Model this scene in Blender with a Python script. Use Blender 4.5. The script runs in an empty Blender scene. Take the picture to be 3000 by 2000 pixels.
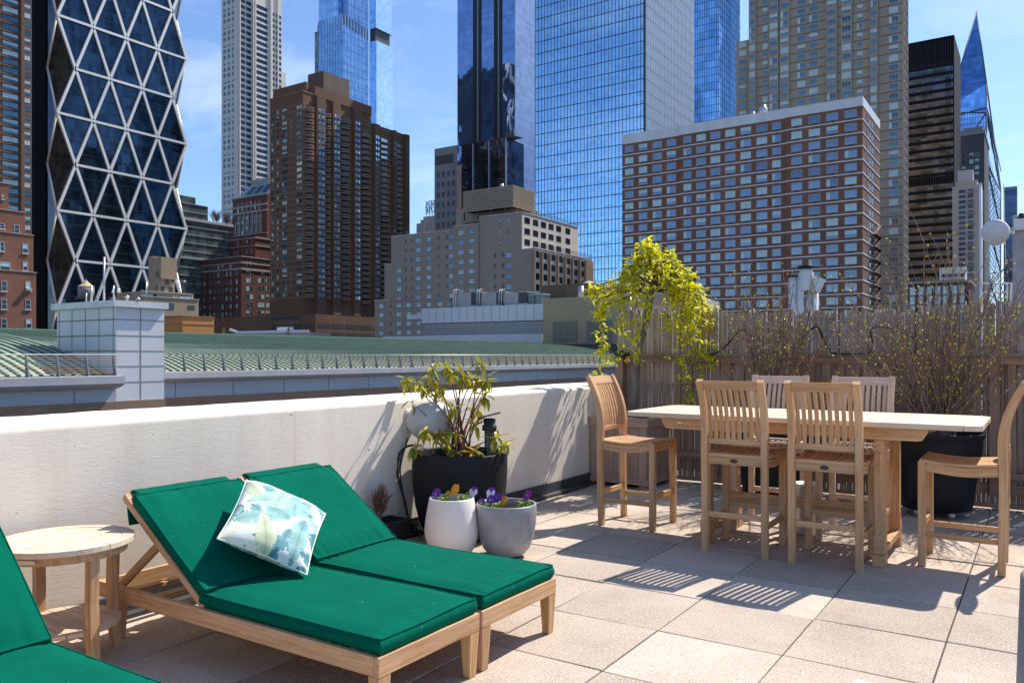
import bpy, math, random
from mathutils import Vector, Matrix, noise
R = math.radians
random.seed(7)
scene = bpy.context.scene
COL = scene.collection
F = 2362.0
A = R(33.4)
cA, sA = math.cos(A), math.sin(A)
EYE = 1.35
HZ = 1040.0
G = -32.0
def to_uv(px, Y):
    X = (px-1500)/F*Y
    return X*cA-Y*sA, X*sA+Y*cA
def on_v(px, v):
    k = (px-1500)/F; Y = v/(sA*k+cA)
    return Y*(cA*k-sA), Y
def on_u(px, u):
    k = (px-1500)/F; Y = u/(cA*k-sA)
    return Y*(sA*k+cA), Y
def zz(py, Y): return EYE+(HZ-py)*Y/F
def pt(px, py, Y):
    u, v = to_uv(px, Y); return Vector((u, v, zz(py, Y)))
def proj(p):
    X = p[0]*cA+p[1]*sA; Y = -p[0]*sA+p[1]*cA
    if Y < .1: return None
    return 1500+F*X/Y, HZ-(p[2]-EYE)*F/Y, Y

# ---------------------------------------------------------------- materials
def newmat(name):
    m = bpy.data.materials.new(name); m.use_nodes = True
    nt = m.node_tree; b = nt.nodes['Principled BSDF']
    return m, nt, b
def N(nt, t, **kw):
    n = nt.nodes.new(t)
    for k, v in kw.items(): setattr(n, k, v)
    return n
def ramp(nt, fac, stops):
    r = N(nt, 'ShaderNodeValToRGB'); nt.links.new(fac, r.inputs[0])
    while len(r.color_ramp.elements) < len(stops): r.color_ramp.elements.new(.5)
    for e, (p, c) in zip(r.color_ramp.elements, stops):
        e.position = p; e.color = (c[0], c[1], c[2], 1)
    return r.outputs[0]
def mapped(nt, src, scale):
    mp = N(nt, 'ShaderNodeMapping'); mp.inputs['Scale'].default_value = scale
    nt.links.new(src, mp.inputs[0]); return mp.outputs[0]
def mixc(nt, a, b, fac, mode='MIX'):
    m = N(nt, 'ShaderNodeMix', data_type='RGBA', blend_type=mode)
    for s, val in ((0, fac), (6, a), (7, b)):
        if hasattr(val, 'is_output'): nt.links.new(val, m.inputs[s])
        elif s == 0: m.inputs[0].default_value = val
        else: m.inputs[s].default_value = (val[0], val[1], val[2], 1)
    return m.outputs[2]
def noisef(nt, src, scale, detail=4, rough=.55, dist=0):
    n = N(nt, 'ShaderNodeTexNoise'); n.inputs['Scale'].default_value = scale
    n.inputs['Detail'].default_value = detail; n.inputs['Roughness'].default_value = rough
    n.inputs['Distortion'].default_value = dist
    nt.links.new(src, n.inputs['Vector']); return n.outputs['Fac']
def bump(nt, b, h, strength=.3, dist=.01):
    bp = N(nt, 'ShaderNodeBump'); bp.inputs['Strength'].default_value = strength
    bp.inputs['Distance'].default_value = dist
    nt.links.new(h, bp.inputs['Height']); nt.links.new(bp.outputs[0], b.inputs['Normal'])
    return bp
def simple(name, col, rough=.6, metal=0, var=.15, scale=3.0, bmp=0, bscale=60, spec=.5, streak=False):
    m, nt, b = newmat(name)
    tc = N(nt, 'ShaderNodeTexCoord').outputs['Object']
    src = mapped(nt, tc, (1, 1, .12)) if streak else tc
    f = noisef(nt, src, scale, 5)
    lo = [c*(1-var) for c in col]; hi = [min(1, c*(1+var)) for c in col]
    c = ramp(nt, f, [(.3, lo), (.7, hi)])
    nt.links.new(c, b.inputs['Base Color'])
    b.inputs['Roughness'].default_value = rough; b.inputs['Metallic'].default_value = metal
    b.inputs['Specular IOR Level'].default_value = spec
    if bmp: bump(nt, b, noisef(nt, tc, bscale, 6), bmp, .01)
    return m
def wood(name, c1, c2, rough=.6, weather=0, wcol=(.45, .4, .36), streak=9):
    m, nt, b = newmat(name)
    at = N(nt, 'ShaderNodeAttribute', attribute_name='gco').outputs['Vector']
    g = noisef(nt, mapped(nt, at, (1.2, 26, 26)), 2.2, 6, .6, .6)
    col = ramp(nt, g, [(.28, c2), (.5, [(x+y)/2 for x, y in zip(c1, c2)]), (.72, c1)])
    fine = noisef(nt, mapped(nt, at, (6, 160, 160)), 2.0, 3)
    fr = ramp(nt, fine, [(.3, (.78, .78, .78)), (.6, (1, 1, 1))])
    col = mixc(nt, col, fr, 1.0, 'MULTIPLY')
    big = noisef(nt, mapped(nt, at, (.35, 1.7, 1.7)), 1.3, 2)
    br = ramp(nt, big, [(.3, (.84, .82, .8)), (.7, (1.12, 1.1, 1.08))])
    col = mixc(nt, col, br, 1.0, 'MULTIPLY')
    if weather:
        tc = N(nt, 'ShaderNodeTexCoord').outputs['Object']
        w = noisef(nt, tc, streak, 5, .65)
        wf = ramp(nt, w, [(.38, (0, 0, 0)), (.62, (weather,)*3)])
        col = mixc(nt, col, wcol, wf)
    nt.links.new(col, b.inputs['Base Color']); b.inputs['Roughness'].default_value = rough
    b.inputs['Specular IOR Level'].default_value = .15
    bump(nt, b, fine, .25, .002)
    return m
def brick(name, c1, c2, mortar, bw=.22, bh=.075, var=.25, spec=.2, big=.08, streak=.0):
    m, nt, b = newmat(name)
    geo = N(nt, 'ShaderNodeNewGeometry'); tc = N(nt, 'ShaderNodeTexCoord').outputs['Object']
    sx = N(nt, 'ShaderNodeSeparateXYZ'); nt.links.new(tc, sx.inputs[0])
    sn = N(nt, 'ShaderNodeSeparateXYZ'); nt.links.new(geo.outputs['Normal'], sn.inputs[0])
    ab = N(nt, 'ShaderNodeMath', operation='ABSOLUTE'); nt.links.new(sn.outputs[0], ab.inputs[0])
    gt = N(nt, 'ShaderNodeMath', operation='GREATER_THAN'); nt.links.new(ab.outputs[0], gt.inputs[0]); gt.inputs[1].default_value = .5
    mx = N(nt, 'ShaderNodeMix'); nt.links.new(gt.outputs[0], mx.inputs[0]); nt.links.new(sx.outputs[0], mx.inputs[2]); nt.links.new(sx.outputs[1], mx.inputs[3])
    cb = N(nt, 'ShaderNodeCombineXYZ'); nt.links.new(mx.outputs[0], cb.inputs[0]); nt.links.new(sx.outputs[2], cb.inputs[1])
    bt = N(nt, 'ShaderNodeTexBrick'); nt.links.new(cb.outputs[0], bt.inputs['Vector'])
    bt.inputs['Color1'].default_value = (*c1, 1); bt.inputs['Color2'].default_value = (*c2, 1); bt.inputs['Mortar'].default_value = (*mortar, 1)
    bt.inputs['Scale'].default_value = 1; bt.inputs['Brick Width'].default_value = bw; bt.inputs['Row Height'].default_value = bh
    bt.inputs['Mortar Size'].default_value = .012; bt.inputs['Mortar Smooth'].default_value = .3
    col = bt.outputs[0]
    f = noisef(nt, mapped(nt, tc, (1, 1, .35)), big, 6, .6)
    fr = ramp(nt, f, [(.3, (1-var,)*3), (.7, (1+var*.6,)*3)])
    col = mixc(nt, col, fr, 1.0, 'MULTIPLY')
    f2 = noisef(nt, mapped(nt, tc, (1, 1, .8)), .9, 4, .6)
    fr2 = ramp(nt, f2, [(.3, (1-var*.5,)*3), (.7, (1+var*.3,)*3)])
    col = mixc(nt, col, fr2, 1.0, 'MULTIPLY')
    nt.links.new(col, b.inputs['Base Color']); b.inputs['Roughness'].default_value = .85
    b.inputs['Specular IOR Level'].default_value = spec
    return m
def glass(name, col, metal=.85, rough=.05, da=1.5, dz=4.0, var=.25, wav=.15, wscale=.12, tint=None, mixf=.35):
    """coated facade glass: reflects the sky, each pane a slightly different tint and tilt"""
    m, nt, b = newmat(name)
    tc = N(nt, 'ShaderNodeTexCoord').outputs['Object']
    mp = N(nt, 'ShaderNodeMapping'); mp.inputs['Scale'].default_value = (1/da, 1/da, 1/dz); mp.inputs['Location'].default_value = (.37, .41, .03)
    nt.links.new(tc, mp.inputs[0])
    fl = N(nt, 'ShaderNodeVectorMath', operation='FLOOR'); nt.links.new(mp.outputs[0], fl.inputs[0])
    wn = N(nt, 'ShaderNodeTexWhiteNoise'); nt.links.new(fl.outputs[0], wn.inputs[0])
    lo = [c*(1-var) for c in col]; hi = [min(1, c*(1+var)) for c in col]
    c = ramp(nt, wn.outputs[0], [(0, lo), (1, hi)])
    mp2 = N(nt, 'ShaderNodeMapping'); mp2.inputs['Scale'].default_value = (.03, .03, .22); nt.links.new(tc, mp2.inputs[0])
    f = noisef(nt, mp2.outputs[0], 2.2, 5, .7)
    t = tint or [min(1, x*1.5+.05) for x in col]
    ff = ramp(nt, f, [(.45, (0, 0, 0)), (.62, (mixf,)*3)])
    c = mixc(nt, c, t, ff)
    nt.links.new(c, b.inputs['Base Color'])
    b.inputs['Roughness'].default_value = rough; b.inputs['Metallic'].default_value = metal
    # pane tilt + waviness
    geo = N(nt, 'ShaderNodeNewGeometry')
    sub = N(nt, 'ShaderNodeVectorMath', operation='SUBTRACT'); nt.links.new(wn.outputs[1], sub.inputs[0]); sub.inputs[1].default_value = (.5, .5, .5)
    sc = N(nt, 'ShaderNodeVectorMath', operation='SCALE'); nt.links.new(sub.outputs[0], sc.inputs[0]); sc.inputs['Scale'].default_value = min(wav, .15)*.10
    nz = N(nt, 'ShaderNodeTexNoise'); nz.inputs['Scale'].default_value = wscale; nz.inputs['Detail'].default_value = 2; nt.links.new(tc, nz.inputs['Vector'])
    sb2 = N(nt, 'ShaderNodeVectorMath', operation='SUBTRACT'); nt.links.new(nz.outputs['Color'], sb2.inputs[0]); sb2.inputs[1].default_value = (.5, .5, .5)
    sc2 = N(nt, 'ShaderNodeVectorMath', operation='SCALE'); nt.links.new(sb2.outputs[0], sc2.inputs[0]); sc2.inputs['Scale'].default_value = wav*.35
    a1 = N(nt, 'ShaderNodeVectorMath', operation='ADD'); nt.links.new(geo.outputs['Normal'], a1.inputs[0]); nt.links.new(sc.outputs[0], a1.inputs[1])
    a2 = N(nt, 'ShaderNodeVectorMath', operation='ADD'); nt.links.new(a1.outputs[0], a2.inputs[0]); nt.links.new(sc2.outputs[0], a2.inputs[1])
    nm = N(nt, 'ShaderNodeVectorMath', operation='NORMALIZE'); nt.links.new(a2.outputs[0], nm.inputs[0])
    nt.links.new(nm.outputs[0], b.inputs['Normal'])
    return m
def wglass(name, col, metal=.5, rough=.08):
    """window glass, varied per window"""
    m, nt, b = newmat(name)
    oi = N(nt, 'ShaderNodeObjectInfo').outputs['Random']
    tc = N(nt, 'ShaderNodeTexCoord').outputs['Object']
    f = noisef(nt, tc, .5, 3)
    ad = N(nt, 'ShaderNodeMath', operation='ADD'); nt.links.new(oi, ad.inputs[0]); nt.links.new(f, ad.inputs[1])
    ml = N(nt, 'ShaderNodeMath', operation='MULTIPLY'); nt.links.new(ad.outputs[0], ml.inputs[0]); ml.inputs[1].default_value = .5
    c = ramp(nt, ml.outputs[0], [(.15, [x*.55 for x in col]), (.85, [min(1, x*1.4) for x in col])])
    nt.links.new(c, b.inputs['Base Color']); b.inputs['Metallic'].default_value = metal; b.inputs['Roughness'].default_value = rough
    return m
def leafmat(name, cols, trans=.45, rough=.45):
    m, nt, b = newmat(name)
    at = N(nt, 'ShaderNodeAttribute', attribute_name='gco').outputs['Vector']
    wn = N(nt, 'ShaderNodeTexWhiteNoise'); nt.links.new(at, wn.inputs[0])
    n = len(cols); c = ramp(nt, wn.outputs[0], [(i/(n-1), cc) for i, cc in enumerate(cols)])
    nt.links.new(c, b.inputs['Base Color']); b.inputs['Roughness'].default_value = rough
    tr = N(nt, 'ShaderNodeBsdfTranslucent'); nt.links.new(c, tr.inputs[0])
    mx = N(nt, 'ShaderNodeMixShader'); mx.inputs[0].default_value = trans
    out = nt.nodes['Material Output']
    nt.links.new(b.outputs[0], mx.inputs[1]); nt.links.new(tr.outputs[0], mx.inputs[2]); nt.links.new(mx.outputs[0], out.inputs[0])
    return m

# ---------------------------------------------------------------- mesh builder
class MB:
    def __init__(s): s.v = []; s.f = []; s.m = []; s.g = []; s.sm = []
    def add(s, vs, fs, mi=0, gs=None, smooth=False):
        o = len(s.v); s.v += [tuple(p) for p in vs]
        s.g += [tuple(p) for p in (gs if gs is not None else vs)]
        for f in fs: s.f.append(tuple(i+o for i in f)); s.m.append(mi); s.sm.append(smooth)
    def box(s, x0, x1, y0, y1, z0, z1, mi=0, M=None, taper=None):
        d = [x1-x0, y1-y0, z1-z0]; order = sorted(range(3), key=lambda i: -abs(d[i]))
        off = (random.random()*50, random.random()*50, random.random()*50)
        vs = []; gs = []
        cx, cy = (x0+x1)/2, (y0+y1)/2
        for z in (z0, z1):
            for x, y in ((x0, y0), (x1, y0), (x1, y1), (x0, y1)):
                if taper and z == z0: x = cx+(x-cx)*taper; y = cy+(y-cy)*taper
                p = (x, y, z); q = (x-x0, y-y0, z-z0)
                gs.append((q[order[0]]+off[0], q[order[1]]+off[1], q[order[2]]+off[2]))
                vs.append(M @ Vector(p) if M else p)
        s.add(vs, [(3, 2, 1, 0), (4, 5, 6, 7), (0, 1, 5, 4), (1, 2, 6, 5), (2, 3, 7, 6), (3, 0, 4, 7)], mi, gs)
    def prism(s, pts, axis_vec, mi=0):
        """closed outline extruded by a vector"""
        n = len(pts); a = Vector(axis_vec); P = [Vector(p) for p in pts]
        off = Vector((random.random()*50, random.random()*50, random.random()*50))
        vs = P+[p+a for p in P]
        fs = [tuple(range(n))[::-1], tuple(range(n, 2*n))]+[(i, (i+1) % n, n+(i+1) % n, n+i) for i in range(n)]
        s.add(vs, fs, mi, [v+off for v in vs])
    def sweep(s, pts, hw, hh, side, mi=0, smooth=False):
        """rectangular bar along pts; side = vector across; hw may be a list"""
        P = [Vector(p) for p in pts]; n = len(P); side = Vector(side).normalized()
        off = (random.random()*50, random.random()*50, random.random()*50); vs = []; gs = []; L = 0
        for i, p in enumerate(P):
            t = (P[min(i+1, n-1)]-P[max(i-1, 0)]).normalized(); up = side.cross(t).normalized()
            w = hw[i] if isinstance(hw, (list, tuple)) else hw; h = hh[i] if isinstance(hh, (list, tuple)) else hh
            if i: L += (p-P[i-1]).length
            for a, b_ in ((-1, -1), (1, -1), (1, 1), (-1, 1)):
                vs.append(p+side*a*w+up*b_*h); gs.append((L+off[0], a*w+off[1], b_*h+off[2]))
        fs = [(0, 1, 2, 3), tuple(4*(n-1)+k for k in (3, 2, 1, 0))]
        for i in range(n-1):
            for k in range(4):
                a, b_ = 4*i+k, 4*i+(k+1) % 4
                fs.append((b_, a, a+4, b_+4))
        s.add(vs, fs, mi, gs, smooth)
    def tube(s, pts, rad, n=8, mi=0, cap=True):
        P = [Vector(p) for p in pts]; m = len(P); vs = []; gs = []; L = 0
        r0 = random.random()*50
        ref = Vector((0, 0, 1))
        for i, p in enumerate(P):
            t = (P[min(i+1, m-1)]-P[max(i-1, 0)])
            t = t.normalized() if t.length > 1e-9 else Vector((0, 0, 1))
            a = t.cross(ref if abs(t.dot(ref)) < .95 else Vector((1, 0, 0))).normalized(); b_ = t.cross(a)
            r = rad[i] if isinstance(rad, (list, tuple)) else rad
            if i: L += (p-P[i-1]).length
            for k in range(n):
                an = 2*math.pi*k/n
                vs.append(p+(a*math.cos(an)+b_*math.sin(an))*r); gs.append((L+r0, math.cos(an)*r, math.sin(an)*r))
        fs = []
        for i in range(m-1):
            for k in range(n):
                fs.append((i*n+k, i*n+(k+1) % n, (i+1)*n+(k+1) % n, (i+1)*n+k))
        if cap: fs += [tuple(range(n))[::-1], tuple((m-1)*n+k for k in range(n))]
        s.add(vs, fs, mi, gs, True)
    def lathe(s, prof, c=(0, 0, 0), n=40, mi=0, M=None, smooth=True):
        vs = []; fs = []
        for r, z in prof:
            for k in range(n):
                a = 2*math.pi*k/n; p = Vector((r*math.cos(a), r*math.sin(a), z))
                if M: p = M @ p
                vs.append(p+Vector(c))
        for i in range(len(prof)-1):
            for k in range(n): fs.append((i*n+k, i*n+(k+1) % n, (i+1)*n+(k+1) % n, (i+1)*n+k))
        s.add(vs, fs, mi, None, smooth)
    def leaf(s, p, d, up, L, W, mi=0, fold=.25, droop=.3, seed=None):
        d = Vector(d).normalized(); up = Vector(up); sd = d.cross(up)
        if sd.length < 1e-4: sd = d.cross(Vector((1, 0, .1)))
        sd.normalize(); nn = sd.cross(d)
        p = Vector(p); g = (random.random()*9,)*3
        q1 = p+d*L*.3+nn*L*.03; q2 = p+d*L*.68-nn*L*droop*.35; tip = p+d*L-nn*L*droop
        e = nn*W*fold
        vs = [p, q1-sd*W*.5+e, q1, q1+sd*W*.5+e, q2-sd*W*.42+e, q2, q2+sd*W*.42+e, tip]
        s.add(vs, [(0, 1, 2), (0, 2, 3), (1, 4, 5, 2), (2, 5, 6, 3), (4, 7, 5), (5, 7, 6)], mi, [g]*8, False)
    def build(s, name, mats, parent=None, bevel=0, loc=None):
        me = bpy.data.meshes.new(name)
        root = Vector((0, 0, 0)); q = parent
        while q is not None: root += q.location; q = q.parent
        if loc is not None: root = Vector(loc)
        me.from_pydata([(x-root.x, y-root.y, z-root.z) for x, y, z in s.v], [], s.f)
        if not isinstance(mats, (list, tuple)): mats = [mats]
        for m in mats: me.materials.append(m)
        me.polygons.foreach_set('material_index', s.m)
        me.polygons.foreach_set('use_smooth', s.sm)
        at = me.attributes.new('gco', 'FLOAT_VECTOR', 'POINT')
        at.data.foreach_set('vector', [c for p in s.g for c in p])
        me.update()
        o = bpy.data.objects.new(name, me); COL.objects.link(o)
        if parent is not None: o.parent = parent
        if loc is not None: o.location = loc
        if bevel:
            b = o.modifiers.new('bevel', 'BEVEL'); b.width = bevel; b.segments = 2; b.limit_method = 'ANGLE'; b.angle_limit = R(40)
            b.harden_normals = False
        return o
def tag(o, label=None, cat=None, group=None, kind=None):
    if label: o['label'] = label
    if cat: o['category'] = cat
    if group: o['group'] = group
    if kind: o['kind'] = kind
    return o
def empty(name, loc, rz=0):
    o = bpy.data.objects.new(name, None); COL.objects.link(o); o.location = loc; o.rotation_euler = (0, 0, rz)
    o.empty_display_size = .2
    return o
def copy_tree(o, parent=None):
    c = o.copy(); COL.objects.link(c); c.parent = parent
    for ch in list(o.children): copy_tree(ch, c)
    return c

# ---------------------------------------------------------------- camera, world, sun
cam = bpy.data.cameras.new('camera'); co = bpy.data.objects.new('camera', cam); COL.objects.link(co)
co.location = (0, 0, EYE); co.rotation_euler = (R(90), 0, A)
cam.sensor_width = 36; cam.lens = F/3000*36; cam.shift_y = 40/3000; cam.clip_end = 6000; cam.clip_start = .05
scene.camera = co
SAZ, SEL = R(14), R(50.5)
sd = Vector((math.sin(SAZ)*math.cos(SEL), math.cos(SAZ)*math.cos(SEL), math.sin(SEL)))
sun = bpy.data.lights.new('sun', 'SUN'); sun.energy = 5.0; sun.angle = R(.53); sun.color = (1, .935, .84)
so = bpy.data.objects.new('sun', sun); COL.objects.link(so)
so.rotation_euler = sd.to_track_quat('Z', 'Y').to_euler(); so.location = (0, 0, 60)
w = bpy.data.worlds.new('World'); scene.world = w; w.use_nodes = True
nt = w.node_tree; bg = nt.nodes['Background']
sky = N(nt, 'ShaderNodeTexSky', sky_type='NISHITA'); sky.sun_disc = False; sky.sun_elevation = SEL; sky.sun_rotation = SAZ
sky.altitude = 20; sky.air_density = 1.0; sky.dust_density = .6; sky.ozone_density = 1.6
tcw = N(nt, 'ShaderNodeTexCoord').outputs['Generated']
mpw = N(nt, 'ShaderNodeMapping'); mpw.inputs['Scale'].default_value = (1.0, 2.2, 5.0); mpw.inputs['Rotation'].default_value = (.3, .5, .6); nt.links.new(tcw, mpw.inputs[0])
cl = noisef(nt, mpw.outputs[0], 1.6, 7, .62, .8)
cf = ramp(nt, cl, [(.48, (0, 0, 0)), (.80, (.48, .48, .48))])
skt = mixc(nt, sky.outputs[0], (.93, 1.12, 1.36), 1.0, 'MULTIPLY')
skc = mixc(nt, skt, (8.5, 9.2, 10.0), cf)
nt.links.new(skc, bg.inputs[0]); bg.inputs[1].default_value = .1
vs = scene.view_settings; vs.view_transform = 'Standard'; vs.look = 'None'; vs.gamma = 1; vs.use_curve_mapping = False; vs.exposure = .45
scene.cycles.max_bounces = 8; scene.cycles.transparent_max_bounces = 8
# ================================================================ TERRACE
TEAK = wood('teak', (.82, .52, .28), (.44, .225, .095), .55, .25, (.58, .43, .32), 5)
TEAKG = wood('weathered_teak', (.82, .62, .47), (.58, .40, .29), .65)
TEAKP = wood('bleached_teak', (.88, .73, .58), (.68, .53, .39), .6)
OLDW = wood('old_planks', (.64, .44, .31), (.38, .24, .16), .8, .3, (.40, .36, .33), 5)
FENW = wood('fence_wood', (.50, .31, .21), (.24, .14, .09), .85, .35, (.33, .29, .26), 3)
BAMB = wood('bamboo', (.62, .48, .37), (.17, .115, .08), .7, .35, (.50, .46, .42), 2.2)
BRASS = simple('brass', (.75, .58, .2), .35, .9)
DPLAQ = simple('dark_plaque', (.07, .07, .06), .4, .6)
BLACKP = simple('black_plastic', (.012, .012, .013), .5, 0, .3, 6, .05, 20)
BLKM = simple('black_membrane', (.045, .045, .052), .6, 0, .4, 3, .2, 15)
WHITEP = simple('white_glaze', (.78, .74, .70), .45, 0, .05, 4, .05, 30)
METAL = simple('galvanised', (.52, .54, .55), .4, .6, .3, 12)
WPLAS = simple('white_plastic', (.70, .70, .70), .4, 0, .03)
SOIL = simple('soil', (.028, .019, .013), .98, 0, .4, 30, .6, 40, .05)

def stucco():
    m, nt, b = newmat('stucco')
    tc = N(nt, 'ShaderNodeTexCoord').outputs['Object']
    f = noisef(nt, mapped(nt, tc, (1, .7, 1)), .9, 6, .6)
    c = ramp(nt, f, [(.3, (.79, .705, .60)), (.7, (.88, .80, .69))])
    pn = noisef(nt, tc, 24, 3, .5); pit = ramp(nt, pn, [(.24, (.6, .56, .5)), (.30, (1, 1, 1))])
    vo = N(nt, 'ShaderNodeTexVoronoi'); vo.inputs['Scale'].default_value = 4.2; nt.links.new(mapped(nt, tc, (1, 1, 1.3)), vo.inputs['Vector'])
    hole = ramp(nt, vo.outputs['Distance'], [(.035, (.35, .32, .28)), (.06, (1, 1, 1))])
    c = mixc(nt, c, pit, .5, 'MULTIPLY'); c = mixc(nt, c, hole, .8, 'MULTIPLY')
    st = noisef(nt, mapped(nt, tc, (1, 3, .25)), 1.6, 4, .6)
    c = mixc(nt, c, ramp(nt, st, [(.3, (.91, .895, .87)), (.6, (1, 1, 1))]), 1, 'MULTIPLY')
    sy = N(nt, 'ShaderNodeSeparateXYZ'); nt.links.new(tc, sy.inputs[0])
    fr_ = N(nt, 'ShaderNodeMath', operation='MULTIPLY_ADD'); nt.links.new(sy.outputs[1], fr_.inputs[0]); fr_.inputs[1].default_value = 1/1.9; fr_.inputs[2].default_value = .2
    f2_ = N(nt, 'ShaderNodeMath', operation='FRACT'); nt.links.new(fr_.outputs[0], f2_.inputs[0])
    c = mixc(nt, c, ramp(nt, f2_.outputs[0], [(.0, (.82, .80, .77)), (.0035, (.86, .84, .81)), (.005, (1, 1, 1))]), .8, 'MULTIPLY')
    sp3 = noisef(nt, tc, 60, 2, .5); c = mixc(nt, c, ramp(nt, sp3, [(.25, (.5, .47, .42)), (.30, (1, 1, 1))]), .7, 'MULTIPLY')
    nt.links.new(c, b.inputs['Base Color']); b.inputs['Roughness'].default_value = .9; b.inputs['Specular IOR Level'].default_value = .2
    h1 = noisef(nt, mapped(nt, tc, (1, .6, 2.6)), 38, 5, .65, .5)
    mp = N(nt, 'ShaderNodeMath', operation='MULTIPLY_ADD'); nt.links.new(vo.outputs['Distance'], mp.inputs[0]); mp.inputs[1].default_value = .0
    nt.links.new(h1, mp.inputs[2])
    hm = mixc(nt, h1, hole, .5, 'MULTIPLY')
    bump(nt, b, hm, .22, .006)
    return m
STUC = stucco()
def paver():
    m, nt, b = newmat('paver_concrete')
    tc = N(nt, 'ShaderNodeTexCoord').outputs['Object']
    at = N(nt, 'ShaderNodeAttribute', attribute_name='gco').outputs['Vector']
    wn = N(nt, 'ShaderNodeTexWhiteNoise'); nt.links.new(at, wn.inputs[0])
    base = ramp(nt, wn.outputs[0], [(0, (.38, .32, .265)), (.5, (.49, .41, .335)), (1, (.58, .505, .425))])
    f = noisef(nt, tc, 1.7, 5, .6)
    c = mixc(nt, base, ramp(nt, f, [(.3, (.86, .84, .82)), (.7, (1.08, 1.06, 1.04))]), 1, 'MULTIPLY')
    sp = noisef(nt, tc, 95, 2, .6); s1 = ramp(nt, sp, [(.31, (.35, .33, .31)), (.40, (1, 1, 1))])
    c = mixc(nt, c, s1, .8, 'MULTIPLY')
    sp2 = noisef(nt, tc, 115, 2, .5); s2 = ramp(nt, sp2, [(.60, (0, 0, 0)), (.68, (1, 1, 1))])
    c = mixc(nt, c, (.72, .66, .6), s2)
    st = noisef(nt, tc, .8, 4, .7); c = mixc(nt, c, ramp(nt, st, [(.32, (.8, .77, .72)), (.46, (1, 1, 1))]), .8, 'MULTIPLY')
    nt.links.new(c, b.inputs['Base Color']); b.inputs['Roughness'].default_value = .92; b.inputs['Specular IOR Level'].default_value = .1
    bump(nt, b, sp, .3, .004)
    return m
PAV = paver()
JOINT = simple('joint_grit', (.07, .06, .05), .95, 0, .4, 30)

# ground far below
g = MB(); g.box(-3000, 3000, -3000, 3000, G-1, G)
tag(g.build('ground', simple('asphalt_ground', (.06, .06, .065), .9, 0, .3, .05)), kind='structure')
# terrace floor of pavers
g = MB(); rf = random.Random(3)
for i in range(-6, 12):
    for j in range(-5, 14):
        x0 = -.983+.6*(i-0)+.0; y0 = 4.30+.6*(j-7)
        x1 = x0+.6; y1 = y0+.6
        x0c, x1c = max(x0, -3.955), x1; y1c = min(y1, 8.5)
        if x1c-x0c < .05 or y1c-y0 < .05: continue
        t = (rf.random()*9,)*3; o = len(g.v); gap = .0035
        dz = rf.uniform(-.0022, .0022); tx = rf.uniform(-.0025, .0025); ty = rf.uniform(-.0025, .0025)
        g.box(x0c+gap, x1c-gap, y0+gap, y1c-gap, -.05, 0)
        for k in range(8):
            v = g.v[o+k]; g.g[o+k] = t
            if k >= 4: g.v[o+k] = (v[0], v[1], dz+(tx if v[0] > x0c+.1 else -tx)+(ty if v[1] > y0+.1 else -ty))
o = g.build('terrace_floor', PAV, bevel=.004); tag(o, kind='structure')
g = MB(); g.box(-4.38, 9, -4, 9.5, -.35, -.018)
tag(g.build('roof_slab', JOINT), kind='structure')
g = MB(); g.box(-4.36, 8.9, -3.9, 9.4, G, -.36)
tag(g.build('building_below', brick('own_brick', (.3, .16, .1), (.24, .12, .08), (.3, .27, .24))), kind='structure')

# parapet: profile swept along v, closed at the corner
par = empty('parapet_wall', (-4.15, 2, 0)); tag(par, 'cream stucco parapet wall along the left edge of the terrace', 'wall')
g = MB(); rn = random.Random(5)
prof = [(-3.98, 0), (-3.98, .5), (-3.98, .985), (-3.981, .999), (-3.986, 1.007), (-3.996, 1.011), (-4.02, 1.013), (-4.12, 1.02), (-4.25, 1.031), (-4.37, 1.04), (-4.39, 1.03), (-4.395, 1.0), (-4.395, 0)]
vs_ = []; fs_ = []; n = len(prof); NV = 190; V0, V1 = -4, 8.22
for i in range(NV+1):
    v = V0+(V1-V0)*i/NV
    for k, (x, z) in enumerate(prof):
        dz = .003*noise.noise(Vector((v*2.0, k*.4, 0)))+.0025*noise.noise(Vector((v*11, k*.5, 3))) if 2 <= k <= 10 else 0
        dx = .003*noise.noise(Vector((v*3, z*4, 7)))
        vs_.append((x+dx, v, z+dz))
for i in range(NV):
    for k in range(n-1): fs_.append((i*n+k+1, i*n+k, (i+1)*n+k, (i+1)*n+k+1))
fs_.append(tuple(range(n))); fs_.append(tuple(NV*n+k for k in range(n))[::-1])
g.add(vs_, fs_, 0, None, True); o = g.build('wall', STUC, par)
g = MB(); g.box(-3.972, -3.955, -4, 8.2, -.01, .125); g.box(-3.955, -3.90, -4, 8.2, .0, .03)
g.build('base_flashing', BLKM, par, .004)

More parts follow.
